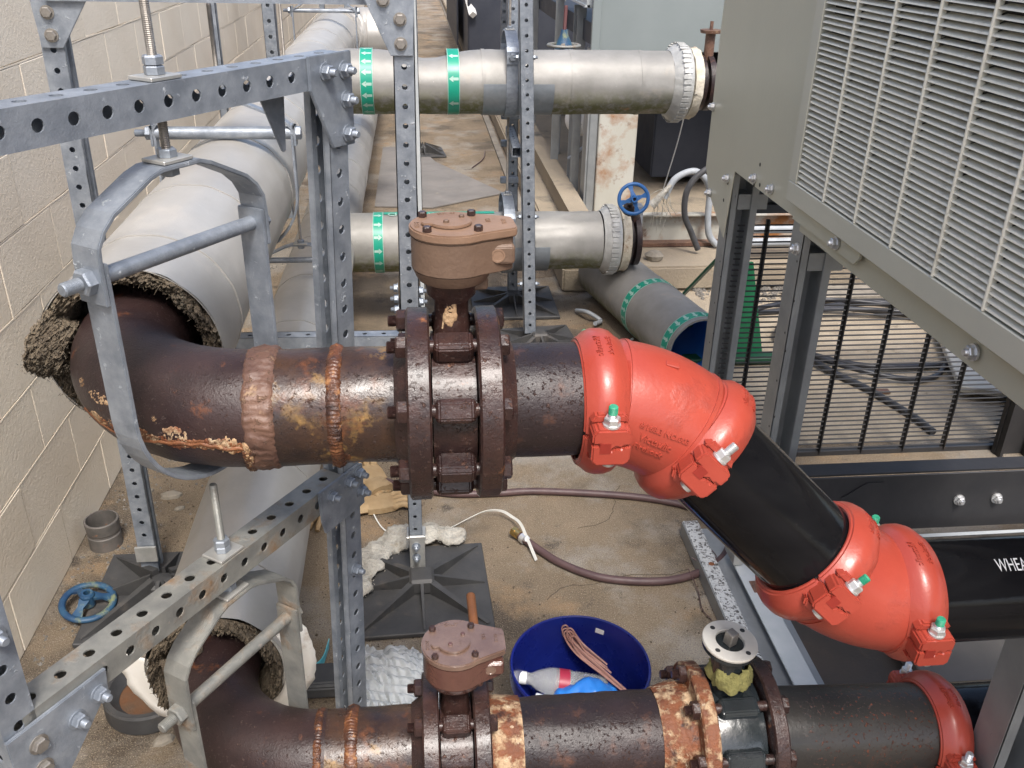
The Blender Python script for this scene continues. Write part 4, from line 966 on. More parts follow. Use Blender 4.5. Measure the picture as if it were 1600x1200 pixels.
for s_, z_ in ((.284, 1.601), (.328, 1.599), (.329, 1.556), (.328, 1.506), (.22, .900), (.269, .902), (.298, .905), (.302, .865), (-.274, .876), (-.311, .863)): inst(NUT, 'bolt', t, F1(s_, z_, .029), NN)
for s_, z_ in ((-.366, .872), (-.368, .832)): inst(HEAD, 'bolt', t, F1(s_, z_, .029), NN)
inst(NUT, 'bolt', t, F1(.277, .70, .0228), NN); inst(NUT, 'bolt', t, F1(-.375, 1.052, .0228), NN)
def star_foot(parent, x, y, sz_=.39, rot=0, h=.05):
    mb = MB(); M = Matrix.Translation((x, y, 0)) @ Matrix.Rotation(rot, 4, 'Z')
    mb.box((0, 0, .010), (sz_, sz_, .016), M, ch=.003)
    ft = part(mb, 'foot_plate', RUBBER, parent)
    mb = MB()
    for k in range(8):
        a = PI / 4 * k + PI / 8 * 0; L = (sz_ / 2 - .01) * (1.36 if k % 2 else 1); m2 = M @ Matrix.Rotation(a, 4, 'Z')
        th = .005 if k % 2 == 0 else .010
        mb.add([(.03, -th, .018), (L, -th * .5, .018), (L, -th * .5, .022), (.03, -th, h + .012), (.03, th, .018), (L, th * .5, .018), (L, th * .5, .022), (.03, th, h + .012)], [(0, 1, 2, 3), (7, 6, 5, 4), (3, 2, 6, 7), (1, 5, 6, 2), (0, 3, 7, 4)], m2)
    part(mb, 'rib', RUBBER, ft)
    mb = MB(); mb.box((0, 0, .042), (.075, .075, .052), M, ch=.008); part(mb, 'socket', RUBBER, ft)
    return ft
star_foot(t, *F1(lean(0) + .02, 0).xy, .39, math.radians(20)); star_foot(t, *F1(-.379, 0).xy, .39, math.radians(34))

# ---- clevis hangers
def hanger(label, s0, ztop, zb, zbolt, hw, rodtop, beamz, cpt=None, ct=.0105, d=D, n=NN, m=GALV, w=.046, boltx=.155, rbot=None, rod_r=.0062, sh=.075, plates=True, th=.006, rodlow=None):
    c = cpt if cpt is not None else HC + d * s0
    t = thing('clevis_hanger', label, 'pipe hanger', V((c.x, c.y, ztop)), 'clevis pipe hangers')
    def P(s, z): return V((c.x, c.y, 0)) + d * s + V((0, 0, z))
    # lower U strap
    r = hw - .004; zc = zb + r
    pts = [P(-hw + .004, zbolt + .022), P(-hw + .004, zbolt - .03)] + [P(r * math.cos(a), zc + r * math.sin(a)) for a in [PI + PI * i / 22 for i in range(23)]] + [P(hw - .004, zbolt - .03), P(hw - .004, zbolt + .022)]
    mb = MB(); mb.band(pts, n, w, th); part(mb, 'lower_strap', m, t, bevel=.0012)
    up = [P(-hw - .003, zbolt - .03), P(-hw - .003, zbolt + .02), P(-hw - .001, ztop - .070), P(-hw * .93, ztop - .052), P(-hw * .80, ztop - .036), P(-hw * .36, ztop - .006), P(-hw * .22, ztop), P(0, ztop), P(hw * .22, ztop), P(hw * .36, ztop - .006), P(hw * .80, ztop - .036), P(hw * .93, ztop - .052), P(hw + .001, ztop - .070), P(hw + .003, zbolt + .02), P(hw + .003, zbolt - .03)]
    mb = MB(); mb.band(up, n, w * 1.02, th); part(mb, 'upper_yoke', m, t, bevel=.0012)
    mb = MB(); mb.cyl(P(-hw, zbolt), P(hw, zbolt), ct, 20); part(mb, 'cross_tube', m, t, smooth=40)
    mb = MB(); q = P(-hw - .006, zbolt); mb.hexp(q, -d, .017, .013); thread(mb, q - d * .012, -d, .0088, .026, .0018)
    part(mb, 'cross_bolt', m, t, smooth=30)
    mb = MB(); q = P(hw + .006, zbolt); mb.hexp(q, d, .017, .013); part(mb, 'cross_bolt_head', m, t, smooth=30)
    if rodtop:
        mb = MB(); thread(mb, P(0, ztop - .016), (0, 0, 1), rod_r, rodtop - ztop + .016, .0022); part(mb, 'threaded_rod', HEADS if m is not GALVB else GALVB, t)
        for zz in [ztop + .009, ztop - .014] + ([beamz + .006, beamz + .0175] if plates else []):
            mb = MB(); mb.hexp(P(0, zz), (0, 0, 1), .0125, .0105); part(mb, 'nut', GALV, t)
        mb = MB(); Mz = mtx(P(0, 0), (0, 0, 1), n)
        for zz in [ztop + .0062] + ([beamz + .003] if plates else []):
            mb = MB(); mb.box((0, 0, zz), (.040, .048, .005), Mz, ch=.001); part(mb, 'square_washer', GALVL, t)
    return t
hanger('large grey hanger strap around the upper rusty elbow, in the left foreground', 0, 1.521, 1.078, 1.410, .138, 1.86, 1.6227)
hanger('brown-stained hanger strap around the lower rusty elbow', -.008, .842, .337, .700, .124, 1.045, .9187, m=GALVB)
XX = V((1, 0, 0)); YN = V((0, -1, 0))
hanger('hanger strap around the upper silver pipe behind the first beam', 0, 1.40, P1Z - RJ - .008, 1.325, .168, 1.62, 0, V((P1X, 2.33, 0)), .0155, XX, YN, GALV, .03, plates=False)
hanger('small hanger strap around the lower silver pipe near the branch', 0, .72, P2Z - RJ, .66, .150, 1.6, 0, V((P2X, 3.3, 0)), .0105, XX, YN, GALV, .03, plates=False, rod_r=.005)
hanger('hanger strap on the upper silver pipe far back by the wall', 0, 1.42, P1Z - RJ - .02, 1.36, .17, 1.9, 0, V((P1X + .30, 5.2, 0)) * 0 + V((P1X, 5.3, 0)), .0105, XX, YN, GALV, .03, plates=False)
hanger('hanger strap holding the upper branch pipe beside the front strut', 0, H1Z + .215, H1Z - H1R - .012, H1Z + .125, .150, 1.9, 0, V((.42, H1Y, 0)), .0105, V((0, -1, 0)), V((1, 0, 0)), GALV, .05, plates=False)
hanger('hanger strap holding the lower branch pipe beside the front strut', 0, H2Z + .225, H2Z - H2R - .012, H2Z + .125, .152, 1.1, 0, V((.42, H2Y, 0)), .0105, V((0, -1, 0)), V((1, 0, 0)), GALV, .05, plates=False)

# ---- second frame (behind the elbow)
t = thing('pipe_support_frame', 'galvanised frame with two posts on black star feet standing behind the rusty elbow', 'support frame', (-.43, 2.26, 0), 'galvanised strut frames')
strut(t, 'post', (-.824, 2.288, .05), (-.806, 2.288, 1.70), (0, -1, 0), .05, .05, .0447, .0068, '+x-x-y', '+y', m=GALV)
strut(t, 'post', (-.033, 2.243, .40), (-.020, 2.243, 1.70), (0, -1, 0), .045, .050, .0447, .0068, '+x-x', m=GALV)
strut(t, 'post_lower', (-.034, 2.243, .07), (-.033, 2.243, .80), (0, -1, 0), .036, .040, .0447, .0055, '+x-x', m=GALV)
strut(t, 'top_beam', (-.80, 2.268, 1.652), (-.02, 2.268, 1.652), (0, -1, 0), .045, .05, .0447, .0068, '+y', m=GALV)
strut(t, 'cross_beam', (-.79, 2.265, .793), (-.06, 2.25, .793), (0, 0, 1), .041, .041, .05, .0065, '+x', m=GALV)
mb = MB(); mb.prism([(-.840, 1.70), (-.70, 1.70), (-.716, 1.628), (-.783, 1.528), (-.829, 1.528)], 2.256, 2.262, Matrix(((1, 0, 0, 0), (0, 0, 1, 0), (0, 1, 0, 0), (0, 0, 0, 1)))); part(mb, 'gusset_plate', GALV, t, bevel=.001)
mb = MB(); mb.prism([(-.13, 1.70), (.008, 1.70), (-.001, 1.522), (-.052, 1.522), (-.084, 1.592), (-.105, 1.64)], 2.2115, 2.2185, Matrix(((1, 0, 0, 0), (0, 0, 1, 0), (0, 1, 0, 0), (0, 0, 0, 1)))); part(mb, 'gusset_plate', GALV, t, bevel=.001)
for x, z, yy in ((-.803, 1.603, 2.2558), (-.803, 1.555, 2.2558), (-.028, 1.600, 2.211), (-.028, 1.548, 2.211), (-.064, 1.64, 2.211)): inst(HEAD, 'bolt', t, (x, yy, z), (0, -1, 0), scale=1.15)
for z in (.885, .915, .945): inst(NUT, 'bolt', t, (-.057, 2.243, z), (-1, 0, 0)); inst(NUT, 'bolt', t, (-.003, 2.243, z - .01), (1, 0, 0))
mb = MB(); mb.box((-.030, 2.218, .105), (.046, .008, .13), ch=.002); mb.box((-.033, 2.25, .155), (.058, .056, .014), ch=.002); part(mb, 'foot_bracket', GALVL, t)
inst(NUT, 'bolt', t, (-.033, 2.214, .135), (0, -1, 0)); inst(NUT, 'bolt', t, (-.033, 2.214, .095), (0, -1, 0))
star_foot(t, -.02, 2.17, .40, .03); star_foot(t, -.775, 2.20, .40, .0, .075)
mb = MB(); mb.box((-.824, 2.255, .12), (.06, .008, .05)); part(mb, 'foot_bracket', GALVL, t)

# ---- third frame (by the branch pipes)
t = thing('pipe_support_frame', 'slim perforated struts on black feet holding the two branch pipes', 'support frame', (.5, 4.2, 0), 'galvanised strut frames')
strut(t, 'front_strut', (.515, 3.958, .06), (.447, 3.958, 1.78), (0, -1, 0), .05, .056, .0585, .0075, '+x-x', m=GALV)
strut(t, 'rear_strut', (.486, 4.5, .06), (.455, 4.5, 1.78), (0, -1, 0), .045, .05, .0585, .008, '+x-x', m=GALV)
strut(t, 'side_channel', (.012, 3.93, .05), (.006, 3.93, 1.55), (0, -1, 0), .02, .022, .05, .003, '', m=WHITES)
strut(t, 'link_channel', (.438, 3.99, .90), (.455, 4.47, .90), (0, 0, 1), .041, .041, .05, .0065, '+x', m=GALV)
mb = MB()
for z in (.97, .84, .66): mb.box((.455, 4.46, z), (.09, .03, .03), ch=.004)
part(mb, 'clamp', GALV, t)
star_foot(t, .486, 4.45, .44, .0, .055); star_foot(t, .56, 3.93, .36, .1, .05)
for z in (.62, .30, 1.30): inst(NUT, 'bolt', t, (.515 - z * .04 + .03, 3.958, z), (1, 0, 0)); inst(NUT, 'bolt', t, (.515 - z * .04 - .03, 3.958, z), (-1, 0, 0))
# ---- far frames
for lab, ps in (('plain thin strut standing against the wall behind the rod', [(-.90, 4.55, .035, '')]), ('perforated strut by the wall right of the plain one', [(-.87, 6.1, .075, '+x')]), ('farthest pair of struts beside the upper pipe bend', [(-.72, 8.0, .04, ''), (-.62, 9.5, .05, '')])):
    t = thing('wall_strut', lab, 'strut', (ps[0][0], ps[0][1], 0), 'struts along the wall')
    for x, y, w_, hh in ps: strut(t, 'post', (x, y, 0), (x, y, 2.2), (0, -1, 0), w_, w_, .09, .012, hh)
t = thing('far_strut_post', 'post on a black foot on the far walkway behind the branch pipe', 'strut', (.02, 8.1, 0))
strut(t, 'post', (.01, 8.1, .03), (.01, 8.1, 2.0), (0, -1, 0), .06, .06, .09, .012, '+x'); star_foot(t, .06, 7.95, .36, .1, .08)

# ================================================================== RIGHT-HAND UNIT
XU = 1.0
unit = thing('condenser_unit', 'large olive grey air handler with a slatted grille at the upper right', 'air handler', (XU, 2.3, 1.1))
PM = Matrix(((0, 0, 1, 0), (1, 0, 0, 0), (0, 1, 0, 0), (0, 0, 0, 1)))     # (y, z) -> plane x
mb = MB(); mb.prism([(2.262, 2.3), (3.05, 2.3), (3.085, 1.50), (3.075, 1.06), (3.015, .985), (2.812, .885), (2.782, 1.112), (2.270, 1.112), (2.262, 1.16), (2.262, 1.2)][::-1], XU, XU + .003, PM); part(mb, 'end_panel', OLIVE, unit)
for y, z, h_ in ((2.83, 1.062, .004), (2.575, 1.182, .004), (2.60, 1.115, .004), (2.555, 1.127, .006), (2.85, 1.00, .012)):
    mb = MB(); mb.lathe([(0, 1e-5), (0, .006)], 14, mtx((XU - .0006, y, z), (-1, 0, 0)) @ Matrix.Scale(1, 4)); o = part(mb, 'slot_hole', INNER, unit)
for y, z in ((3.065, 1.26), (2.995, .985), (2.835, 1.075), (2.60, 1.135), (2.46, 1.14)): inst(SMALL, 'bolt', unit, (XU - .001, y, z), (-1, 0, 0), scale=2.0)
# box body
mb = MB()
mb.box((1.27, 1.4, 2.3), (.54, 3.4, .03)); mb.box((1.27, 3.06, 1.72), (.52, .03, 1.15)); mb.box((1.27, 1.3, 1.170), (.52, 3.4, .02)); mb.box((1.54, 1.4, 1.75), (.02, 3.3, 1.1)); mb.box((1.12, 1.0, 1.75), (.02, 2.6, 1.1))
part(mb, 'casing', INNER, unit)
# grille: frame proud of the panel
GX = XU - .030
def rail(y0, y1, z0, z1, x0=GX, x1=GX + .03, m=OLIVER, name='grille_rail'):
    mb = MB(); mb.box(((x0 + x1) / 2, (y0 + y1) / 2, (z0 + z1) / 2), (x1 - x0, abs(y1 - y0), abs(z1 - z0)), ch=.002); return part(mb, name, m, unit)
rail(.05, 2.285, 1.160, 1.212, name='bottom_rail'); rail(2.238, 2.285, 1.2122, 2.3, name='side_rail')
divs = [2.238 - .172 * k for k in range(0, 13)]
slat_me = {}
mb = MB(); 
prof = [(0, .0072), (-.0025, .0082), (-.0205, .0020), (-.022, -.0012), (-.0195, -.0005), (-.002, .0072)]
L_ = .165
vs = [(GX + .024 + p[0], -L_ / 2, p[1]) for p in prof] + [(GX + .024 + p[0], L_ / 2, p[1]) for p in prof]
vs = [(v[0] - GX, v[1], v[2]) for v in vs]; n_ = len(prof)
mb.add(vs, [tuple(range(n_)), tuple(reversed(range(n_, 2 * n_)))] + [(i, (i + 1) % n_, n_ + (i + 1) % n_, n_ + i) for i in range(n_)])
slat_mesh = mb.mesh('slat', OLIVEL, bevel=0)
pitch = .0142; cnt = 0; rest = MB()
order = []
for k in range(len(divs) - 1):
    for j in range(97):
        order.append((k, j))
def vis(k, j):
    y = (divs[k] + divs[k + 1]) / 2; z = 1.219 + j * pitch
    p = cam.matrix_world.inverted() @ V((GX, y, z)); u = 800 - 1421 * p.x / p.z; v = 600 + 1421 * p.y / p.z
    return -p.z > 0 and u < 1640 and v > -12, -p.z
inview = sorted([(vis(k, j)[1], k, j) for k, j in order if vis(k, j)[0]])[:298]; S1 = {(k, j) for _, k, j in inview}
for k, j in order:
    y = (divs[k] + divs[k + 1]) / 2; z = 1.219 + j * pitch
    if z > 2.28: continue
    if (k, j) in S1: o = inst(slat_mesh, 'slat', unit, (0, 0, 0)); o.rotation_euler = (random.gauss(0, .003), random.gauss(0, .06), random.gauss(0, .002)); o.location = V((GX, y, z + random.gauss(0, .0004))) - org(unit)
    else: rest.add([(GX + v[0], y + v[1], z + v[2]) for v in vs], [tuple(range(n_)), tuple(reversed(range(n_, 2 * n_)))] + [(i, (i + 1) % n_, n_ + (i + 1) % n_, n_ + i) for i in range(n_)])
part(rest, 'other_slats', OLIVEL, unit, kind='stuff')
for k in range(1, len(divs)):
    mb = MB(); mb.box((GX + .006, divs[k], 1.752), (.014, .0070, 1.08), ch=.002); part(mb, 'divider', OLIVEL, unit)
mb = MB(); mb.box((GX + .05, 1.1, 1.74), (.004, 2.2, 1.05)); part(mb, 'dark_coil', COIL if False else INNER, unit)
# base channel under grille
mb = MB(); mb.box((XU + .012, 1.05, 1.120), (.012, 2.40, .075), ch=.002); part(mb, 'base_channel', OLIVE, unit)
mb = MB(); mb.prism([(2.262, 1.158), (2.268, 1.112), (1.895, 1.116), (1.875, 1.135), (1.870, 1.158)], XU - .010, XU - .004, PM); part(mb, 'bracket_plate', OLIVE, unit)
for y, z in ((1.99, 1.135), (1.41, 1.118), (2.20, 1.05)): inst(SMALL, 'bolt', unit, (XU - .012 if y > 1.8 else XU + .001, y, z), (-1, 0, 0), scale=2.2)
def leg(parent, y, ztop, ybot=None, w_=.075, d_=.07, xo=0, zb=.03):
    """folded C-section leg, open side facing the camera"""
    yb = y if ybot is None else ybot
    x = XU + .015 + xo; t_ = .004
    F = mtx((x, yb, zb), (0, y - yb, ztop - zb), (1, 0, 0)); L = V((0, y - yb, ztop - zb)).length
    mb = MB()
    # local x = +x, local y ~ +y or -y
    sy = 1 if F.col[1].y > 0 else -1
    mb.box((0, 0, L / 2), (t_, w_, L), F); mb.box((d_ / 2, sy * (w_ / 2 - t_ / 2), L / 2), (d_, t_, L), F); 
    mb.box((.010, -sy * (w_ / 2 - t_ / 2), L / 2), (.022, t_, L), F); mb.box((d_, sy * w_ * .0, L / 2), (t_, w_ * .98, L), F)
    mb.box((d_ + .010, -sy * (w_ / 2), L / 2), (.022, t_, L), F)
    return part(mb, 'leg', LEG, parent)
leg(unit, 2.86, 1.09); leg(unit, 2.27, 1.10); leg(unit, 1.10, 1.03, None, .07, .07)
mb = MB()
for y in (2.80, 2.2):
    for i in range(9): mb.lathe([(0, 1e-5), (0, .0035)], 10, mtx((XU + .0125, y + (.02 if i % 2 else .045), 1.0 - i * .085 - .02 * (i % 3)), (-1, 0, 0)))
part(mb, 'punched_hole', INNER, unit)
for yy in (2.86, 2.27): mb = MB(); mb.box((1.09, yy, 1.0), (.10, .07, .05)); part(mb, 'leg_cap', LEG, unit)
# dark girder plate, flange ledge, rails, dark tray that also paints floor shade
t = thing('base_girder', 'dark steel girder plate with two bolt heads behind the printed black pipe', 'girder', (1.6, 2.05, .2))
mb = MB(); mb.box((2.0, 2.053, .334), (2.06, .006, .190), ch=.002); mb.box((2.0, 2.085, .4325), (2.06, .058, .006)); part(mb, 'web', DARK, t)
mb = MB(); mb.box((2.14, 1.99, .250), (1.80, .036, .006), ch=.001); part(mb, 'pale_ledge', WHITES, t)
for x in (1.531, 1.646): inst(SMALL, 'bolt', t, (x, 2.0495, .338), (0, -1, 0), scale=2.2)
mb = MB(); mb.prism([(1.17, .36), (1.24, .41), (1.29, .41), (1.25, .36)], -2.048, -2.045, Matrix(((1, 0, 0, 0), (0, 0, -1, 0), (0, 1, 0, 0), (0, 0, 0, 1)))); part(mb, 'tab', DARK, t)
t = thing('floor_rail', 'chipped white speckled steel angle lying on the floor left of the unit', 'steel rail', (.89, 2.1, 0))
mb = MB(); R0 = V((.862, 2.388, 0)); R1 = V((.857, 1.50, 0)); dr = (R1 - R0); Mr = mtx((R0 + R1) / 2, (0, 0, 1), dr)
mb.box((0, 0, .055), (dr.length, .050, .005), Mr, ch=.001); part(mb, 'flange', WHITEC, t)
mb = MB(); mb.box((0, -.025, .028), (dr.length, .005, .05), Mr); mb.box((0, .10, .020), (dr.length, .15, .005), Mr); part(mb, 'web', LEG, t)
mb = MB(); mb.lathe([(0, 1e-5), (0, .007), (.001, .009), (.001, .007)], 14, mtx((.865, 2.16, .0578))); part(mb, 'rust_hole', SHAFT, t)
t = thing('floor_rail', 'smooth pale blue-white steel strip beside the chipped rail', 'steel rail', (1.0, 1.9, 0))
mb = MB(); R0 = V((.967, 2.20, 0)); R1 = V((.966, 1.45, 0)); dr = (R1 - R0); Mr = mtx((R0 + R1) / 2, (0, 0, 1), dr)
mb.box((0, .0, .05), (dr.length, .062, .006), Mr, ch=.001); part(mb, 'flange', WHITES, t)
mb = MB(); mb.box((0, .028, .024), (dr.length, .005, .05), Mr); part(mb, 'web', LEG, t)
mb = MB(); mb.box((.975, 2.05, .0545), (.04, .05, .003)); mb.cyl((.975, 2.04, .056), (.975, 2.04, .058), .006, 10); part(mb, 'rusty_pad', BAND, t)
mb = MB(); mb.box((.945, 2.19, .08), (.03, .08, .045)); part(mb, 'clip', GALVL, t)
t = solo(MB(), 'placeholder', DARK, None, None) if False else None
mb = MB(); mb.box((2.13, 1.35, .012), (2.20, 1.36, .016), ch=.003); solo(mb, 'tray_with_shade', mat('tray_and_painted_shade', (.030, .026, .022), (.055, .042, .032), 4, (.35, .6), 0, .001, 120, [((.085, .06, .04), 7, .55, .7, .7)]), 'dark sheet steel tray under the black pipes, widened to paint the floor shade', 'tray', (1.6, 1.35, 0))  # left side extended in dark brown to paint the shade on the floor
mb = MB(); mb.box((1.75, 1.72, .045), (.95, .20, .05), ch=.003); solo(mb, 'floor_channel', mat('dull_grey_channel', (.075, .07, .062), (.10, .09, .08), 6, (.4, .6)), 'dull grey channel lying on the tray below the printed pipe', 'steel channel', (1.75, 1.72, .02))
mb = MB(); mb.lathe([(0, 1e-5), (0, .02), (.012, .018), (.016, 1e-5)], 14, mtx((1.02, 1.80, .0))); mb.lathe([(0, 1e-5), (0, .02), (.012, .018), (.016, 1e-5)], 14, mtx((1.07, 1.81, .0))); solo(mb, 'debris', RUBBER, 'black lump of debris on the floor by the pale strip', 'debris', (1.04, 1.8, 0))

# wire guard under the unit
t = thing('wire_guard', 'black wire guard panel with thin level wires below the unit', 'wire guard', (1.7, 2.86, 0))
FY = 2.85
x0, x1 = 1.06, 2.24; zt = .93; zb_ = .0
wm = MB(); wm.cyl((x0, 0, 0), (x1, 0, 0), .0030, 6); wme = wm.mesh('wire', DARK, 40)
for i in range(47):
    o = bpy.data.objects.new('wire', wme); COL.objects.link(o); o.parent = t; o.location = V((0, FY, zb_ + .012 + i * .0196)) - org(t)
for x in (1.165, 1.332, 1.499, 1.666, 1.833, 2.0):
    mb = MB(); mb.box((x + .0, FY + .008, .47), (.012, .010, .92)); mb.box((x, FY - .004, .47), (.003, .016, .92)); part(mb, 'bar', DARK, t)
mb = MB(); mb.box((1.65, FY + .01, -.006 + .01), (1.25, .03, .03)); part(mb, 'bottom_rail', DARK, t)
mb = MB(); mb.box((2.25, FY - .03, .5), (.12, .02, 1.1)); mb.box((2.20, FY - .045, .5), (.012, .05, 1.1)); mb.box((2.305, FY - .045, .5), (.012, .05, 1.1)); part(mb, 'post', DARK, t)
mb = MB(); mb.box((2.9, 2.91, .53), (1.15, .02, 1.2)); solo(mb, 'closing_panel', DARK, 'dark closing panel right of the wire guard', 'panel', (2.9, 2.91, 0))
mb = MB()
mb.box((1.9, 3.02, 1.02), (1.6, .02, .20)); mb.box((1.9, 2.99, .985), (1.6, .03, .05)); mb.box((1.9, 3.0, .93), (1.6, .04, .03))
solo(mb, 'cross_channel', mat('slate_grey_steel', (.06, .063, .07), (.075, .08, .088), 6, (.4, .6)), 'slate grey cross channels under the unit above the wire guard', 'steel channel', (1.9, 3.0, .93))

# ================================================================== BEHIND THE GUARD
for q, (z, y) in enumerate(((.30, 4.75), (.24, 4.70))):
    mb = MB(); mb.cyl((1.80, y, z), (4.2, y, z), .024, 16); solo(mb, 'conduit', GREYC, 'upper of two silver conduits running level behind the wire guard' if q == 0 else 'lower of two silver conduits running level behind the wire guard', 'conduit', (1.3, y, z), smooth=40)
def cable(label, pts, r, m, name='cable', cat='cable', seg=8):
    pp = smoothpath(pts, 10); mb = MB(); mb.tube(pp, r, seg); return solo(mb, name, m, label, cat, tuple(pp[0]), smooth=60)
cable('black cable looping widest on the floor behind the wire guard', [(1.55, 4.2, .02), (2.0, 4.25, .02), (2.45, 4.3, .03), (2.75, 3.95, .02), (2.5, 3.6, .02), (2.0, 3.55, .03), (1.75, 3.85, .02), (1.95, 4.2, .04), (2.5, 4.12, .03), (3.0, 3.7, .02), (3.4, 3.4, .02)], .015, CABLE)
cable('black cable doubling the inner loop behind the wire guard', [(1.50, 4.12, .045), (2.1, 4.32, .045), (2.6, 4.05, .05), (2.3, 3.45, .02), (1.9, 3.5, .05), (1.72, 3.9, .05), (2.1, 4.15, .06), (2.9, 3.95, .05), (3.3, 3.5, .02)], .013, CABLE)
cable('black cable trailing toward the guard from the loops', [(1.78, 3.95, .07), (1.80, 3.6, .03), (1.92, 3.35, .02), (2.0, 3.1, .02), (2.02, 2.96, .02)], .015, CABLE)
cable('thin black cable arching above the loops at the rear', [(2.3, 4.35, .02), (2.5, 4.55, .02), (3.0, 4.6, .02), (3.6, 4.3, .02)], .012, CABLE)
mb = MB(); mb.box((0, 0, 0), (.34, .75, .03), Matrix.Translation((2.58, 3.55, .05)) @ Matrix.Rotation(math.radians(-20), 4, 'Z'), ch=.004); solo(mb, 'board', WOOD, 'pale white board lying on the floor right of the cable loops', 'board', (2.58, 3.55, 0))
mb = MB(); mb.box((0, 0, 0), (.55, .16, .05), Matrix.Translation((2.25, 4.42, .03)) @ Matrix.Rotation(.03, 4, 'Z'), ch=.006); solo(mb, 'plank', STONE, 'short pale plank on the floor in front of the rubble', 'plank', (2.25, 4.42, 0))
for (x, y, lab) in ((1.56, 4.05, 'rear brown scrap of rusty metal behind the guard'), (1.53, 3.75, 'brown scrap of rusty metal beside the green stand'), (1.98, 3.33, 'brown scrap of rusty metal next to the trailing cable')):
    mb = MB(); mb.box((x, y, .012), (.08, .035, .012), ch=.004); solo(mb, 'scrap', BAND, lab, 'scrap', (x, y, 0))
# green stand
t = thing('green_stand', 'green painted folded steel stand behind the unit legs', 'stand', (1.4, 3.8, 0))
mb = MB()
def bar(mb, a, b, w, th, side): mb.band([V(a), V(b)], side, w, th)
bar(mb, (1.21, 3.95, .19), (1.44, 3.78, .60), .055, .010, (.7, .7, 0)); part(mb, 'slanting_bar', GREEND, t)
mb = MB(); mb.prism([(1.30, .02), (1.58, .02), (1.47, .48), (1.42, .48)], 3.70, 3.712, Matrix(((1, 0, 0, 0), (0, 0, 1, 0), (0, 1, 0, 0), (0, 0, 0, 1)))); part(mb, 'upright_plate', GREEN, t, bevel=.002)
mb = MB(); mb.box((1.50, 3.66, .03), (.62, .07, .03), ch=.004); mb.box((1.32, 3.85, .14), (.16, .03, .05)); part(mb, 'base_bar', GREEND, t)
mb = MB(); mb.cyl((1.42, 3.93, .16), (1.42, 3.93, .60), .018, 10); part(mb, 'back_post', GREEND, t)

# loose jacket section with blue lining
LP0, LP1 = V((.985, 4.55, .150)), V((1.205, 3.50, .150)); la = (LP1 - LP0).normalized(); LR = .148
t = thing('loose_pipe_section', 'loose piece of silver jacketed pipe with blue lining lying on the floor', 'pipe section', LP1)
mb = MB(); Ll = (LP1 - LP0).length; mb.lathe([(0, LR - .012), (0, LR), (Ll * .45, LR), (Ll * .45 + .001, LR + .002), (Ll, LR + .001), (Ll, LR - .008)], 72, mtx(LP0, la), jit=dent(.002, 3, 7)); part(mb, 'jacket', ALUM, t, smooth=35)
mb = MB(); mb.lathe([(0, LR - .010), (Ll - .001, LR - .010)], 60, mtx(LP0, la)); part(mb, 'lining', BLUEPIPE, t, smooth=60)
arrowband(t, LP1 - la * .05, la, LR + .002, .05, 22, 1, .1); arrowband(t, LP1 - la * .48, la, LR + .002, .05, 22, 1, .3)
cable('pair of pale cords on the floor by the loose pipe section', [(1.02, 3.95, .01), (.93, 3.85, .01), (.90, 3.72, .01), (.86, 3.6, .01)], .006, CAPW, 'cord', 'cord')
cable('short pale cord ending near the red elbow', [(1.05, 3.72, .01), (.98, 3.68, .01), (.90, 3.66, .01)], .006, CAPW, 'cord', 'cord')
mb = MB(); pp = smoothpath([(.80, 4.30, .02), (.84, 4.2, .05), (.90, 4.16, .02), (.86, 4.1, .03)], 6); mb.tube(pp, .011, 7); solo(mb, 'shackle', GREYC, 'small grey shackle on the floor left of the loose pipe', 'shackle', (.85, 4.2, 0), smooth=60)

# ================================================================== FAR EQUIPMENT
t = thing('far_unit', 'pale blue-grey unit with a rust-stained column beyond the branch pipes', 'air handler', (1.03, 5.5, .14))
mb = MB(); mb.box((2.35, 5.52, 2.05), (2.64, .04, 1.82), ch=.003); part(mb, 'front_panel', GREYP, t)
mb = MB(); mb.box((1.045, 5.49, 2.05), (.05, .03, 1.84), ch=.003); part(mb, 'corner_trim', GREYP, t)
mb = MB(); mb.box((1.06, 8.3, 2.25), (.03, 5.4, 1.5)); part(mb, 'coil', COIL, t)
mb = MB(); mb.box((1.03, 8.3, 1.42), (.07, 5.5, .10), ch=.004); mb.box((1.00, 8.3, 1.38), (.03, 5.5, .012)); part(mb, 'side_ledge', WHITES, t)
for y in (6.6, 7.9, 9.2):
    mb = MB(); mb.box((1.02, y, 2.2), (.06, .07, 1.6)); part(mb, 'coil_post', LEG, t)
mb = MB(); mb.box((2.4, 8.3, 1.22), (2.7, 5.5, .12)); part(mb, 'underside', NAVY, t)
mb = MB(); mb.box((1.235, 5.66, .64), (.24, .16, 1.0), ch=.006); part(mb, 'column', RUSTCOL, t)
mb = MB(); mb.box((1.085, 5.62, .64), (.055, .05, 1.0), ch=.006); mb.box((1.05, 5.66, .64), (.01, .14, 1.0)); part(mb, 'column_trim', LEG, t)
for x, y in ((1.0, 6.6), (1.06, 6.2), (1.12, 7.3), (1.02, 8.1), (1.01, 9.4), (1.04, 5.95)):
    mb = MB(); mb.box((x, y, .74), (.055, .012, 1.2)); mb.box((x + .025, y + .03, .74), (.008, .06, 1.2)); part(mb, 'leg', LEG, t)
mb = MB(); mb.box((.93, 7.5, .20), (.05, 4.6, .11)); mb.box((.96, 7.5, .26), (.12, 4.6, .008)); part(mb, 'base_rail', PAD, t)
mb = MB(); mb.box((2.9, 7.2, .7), (2.6, .05, 1.1)); mb.box((1.9, 6.6, .5), (.5, .6, .6)); mb.box((2.6, 6.3, .6), (.6, .8, .8)); part(mb, 'dark_machinery', NAVY, t, bevel=.01)
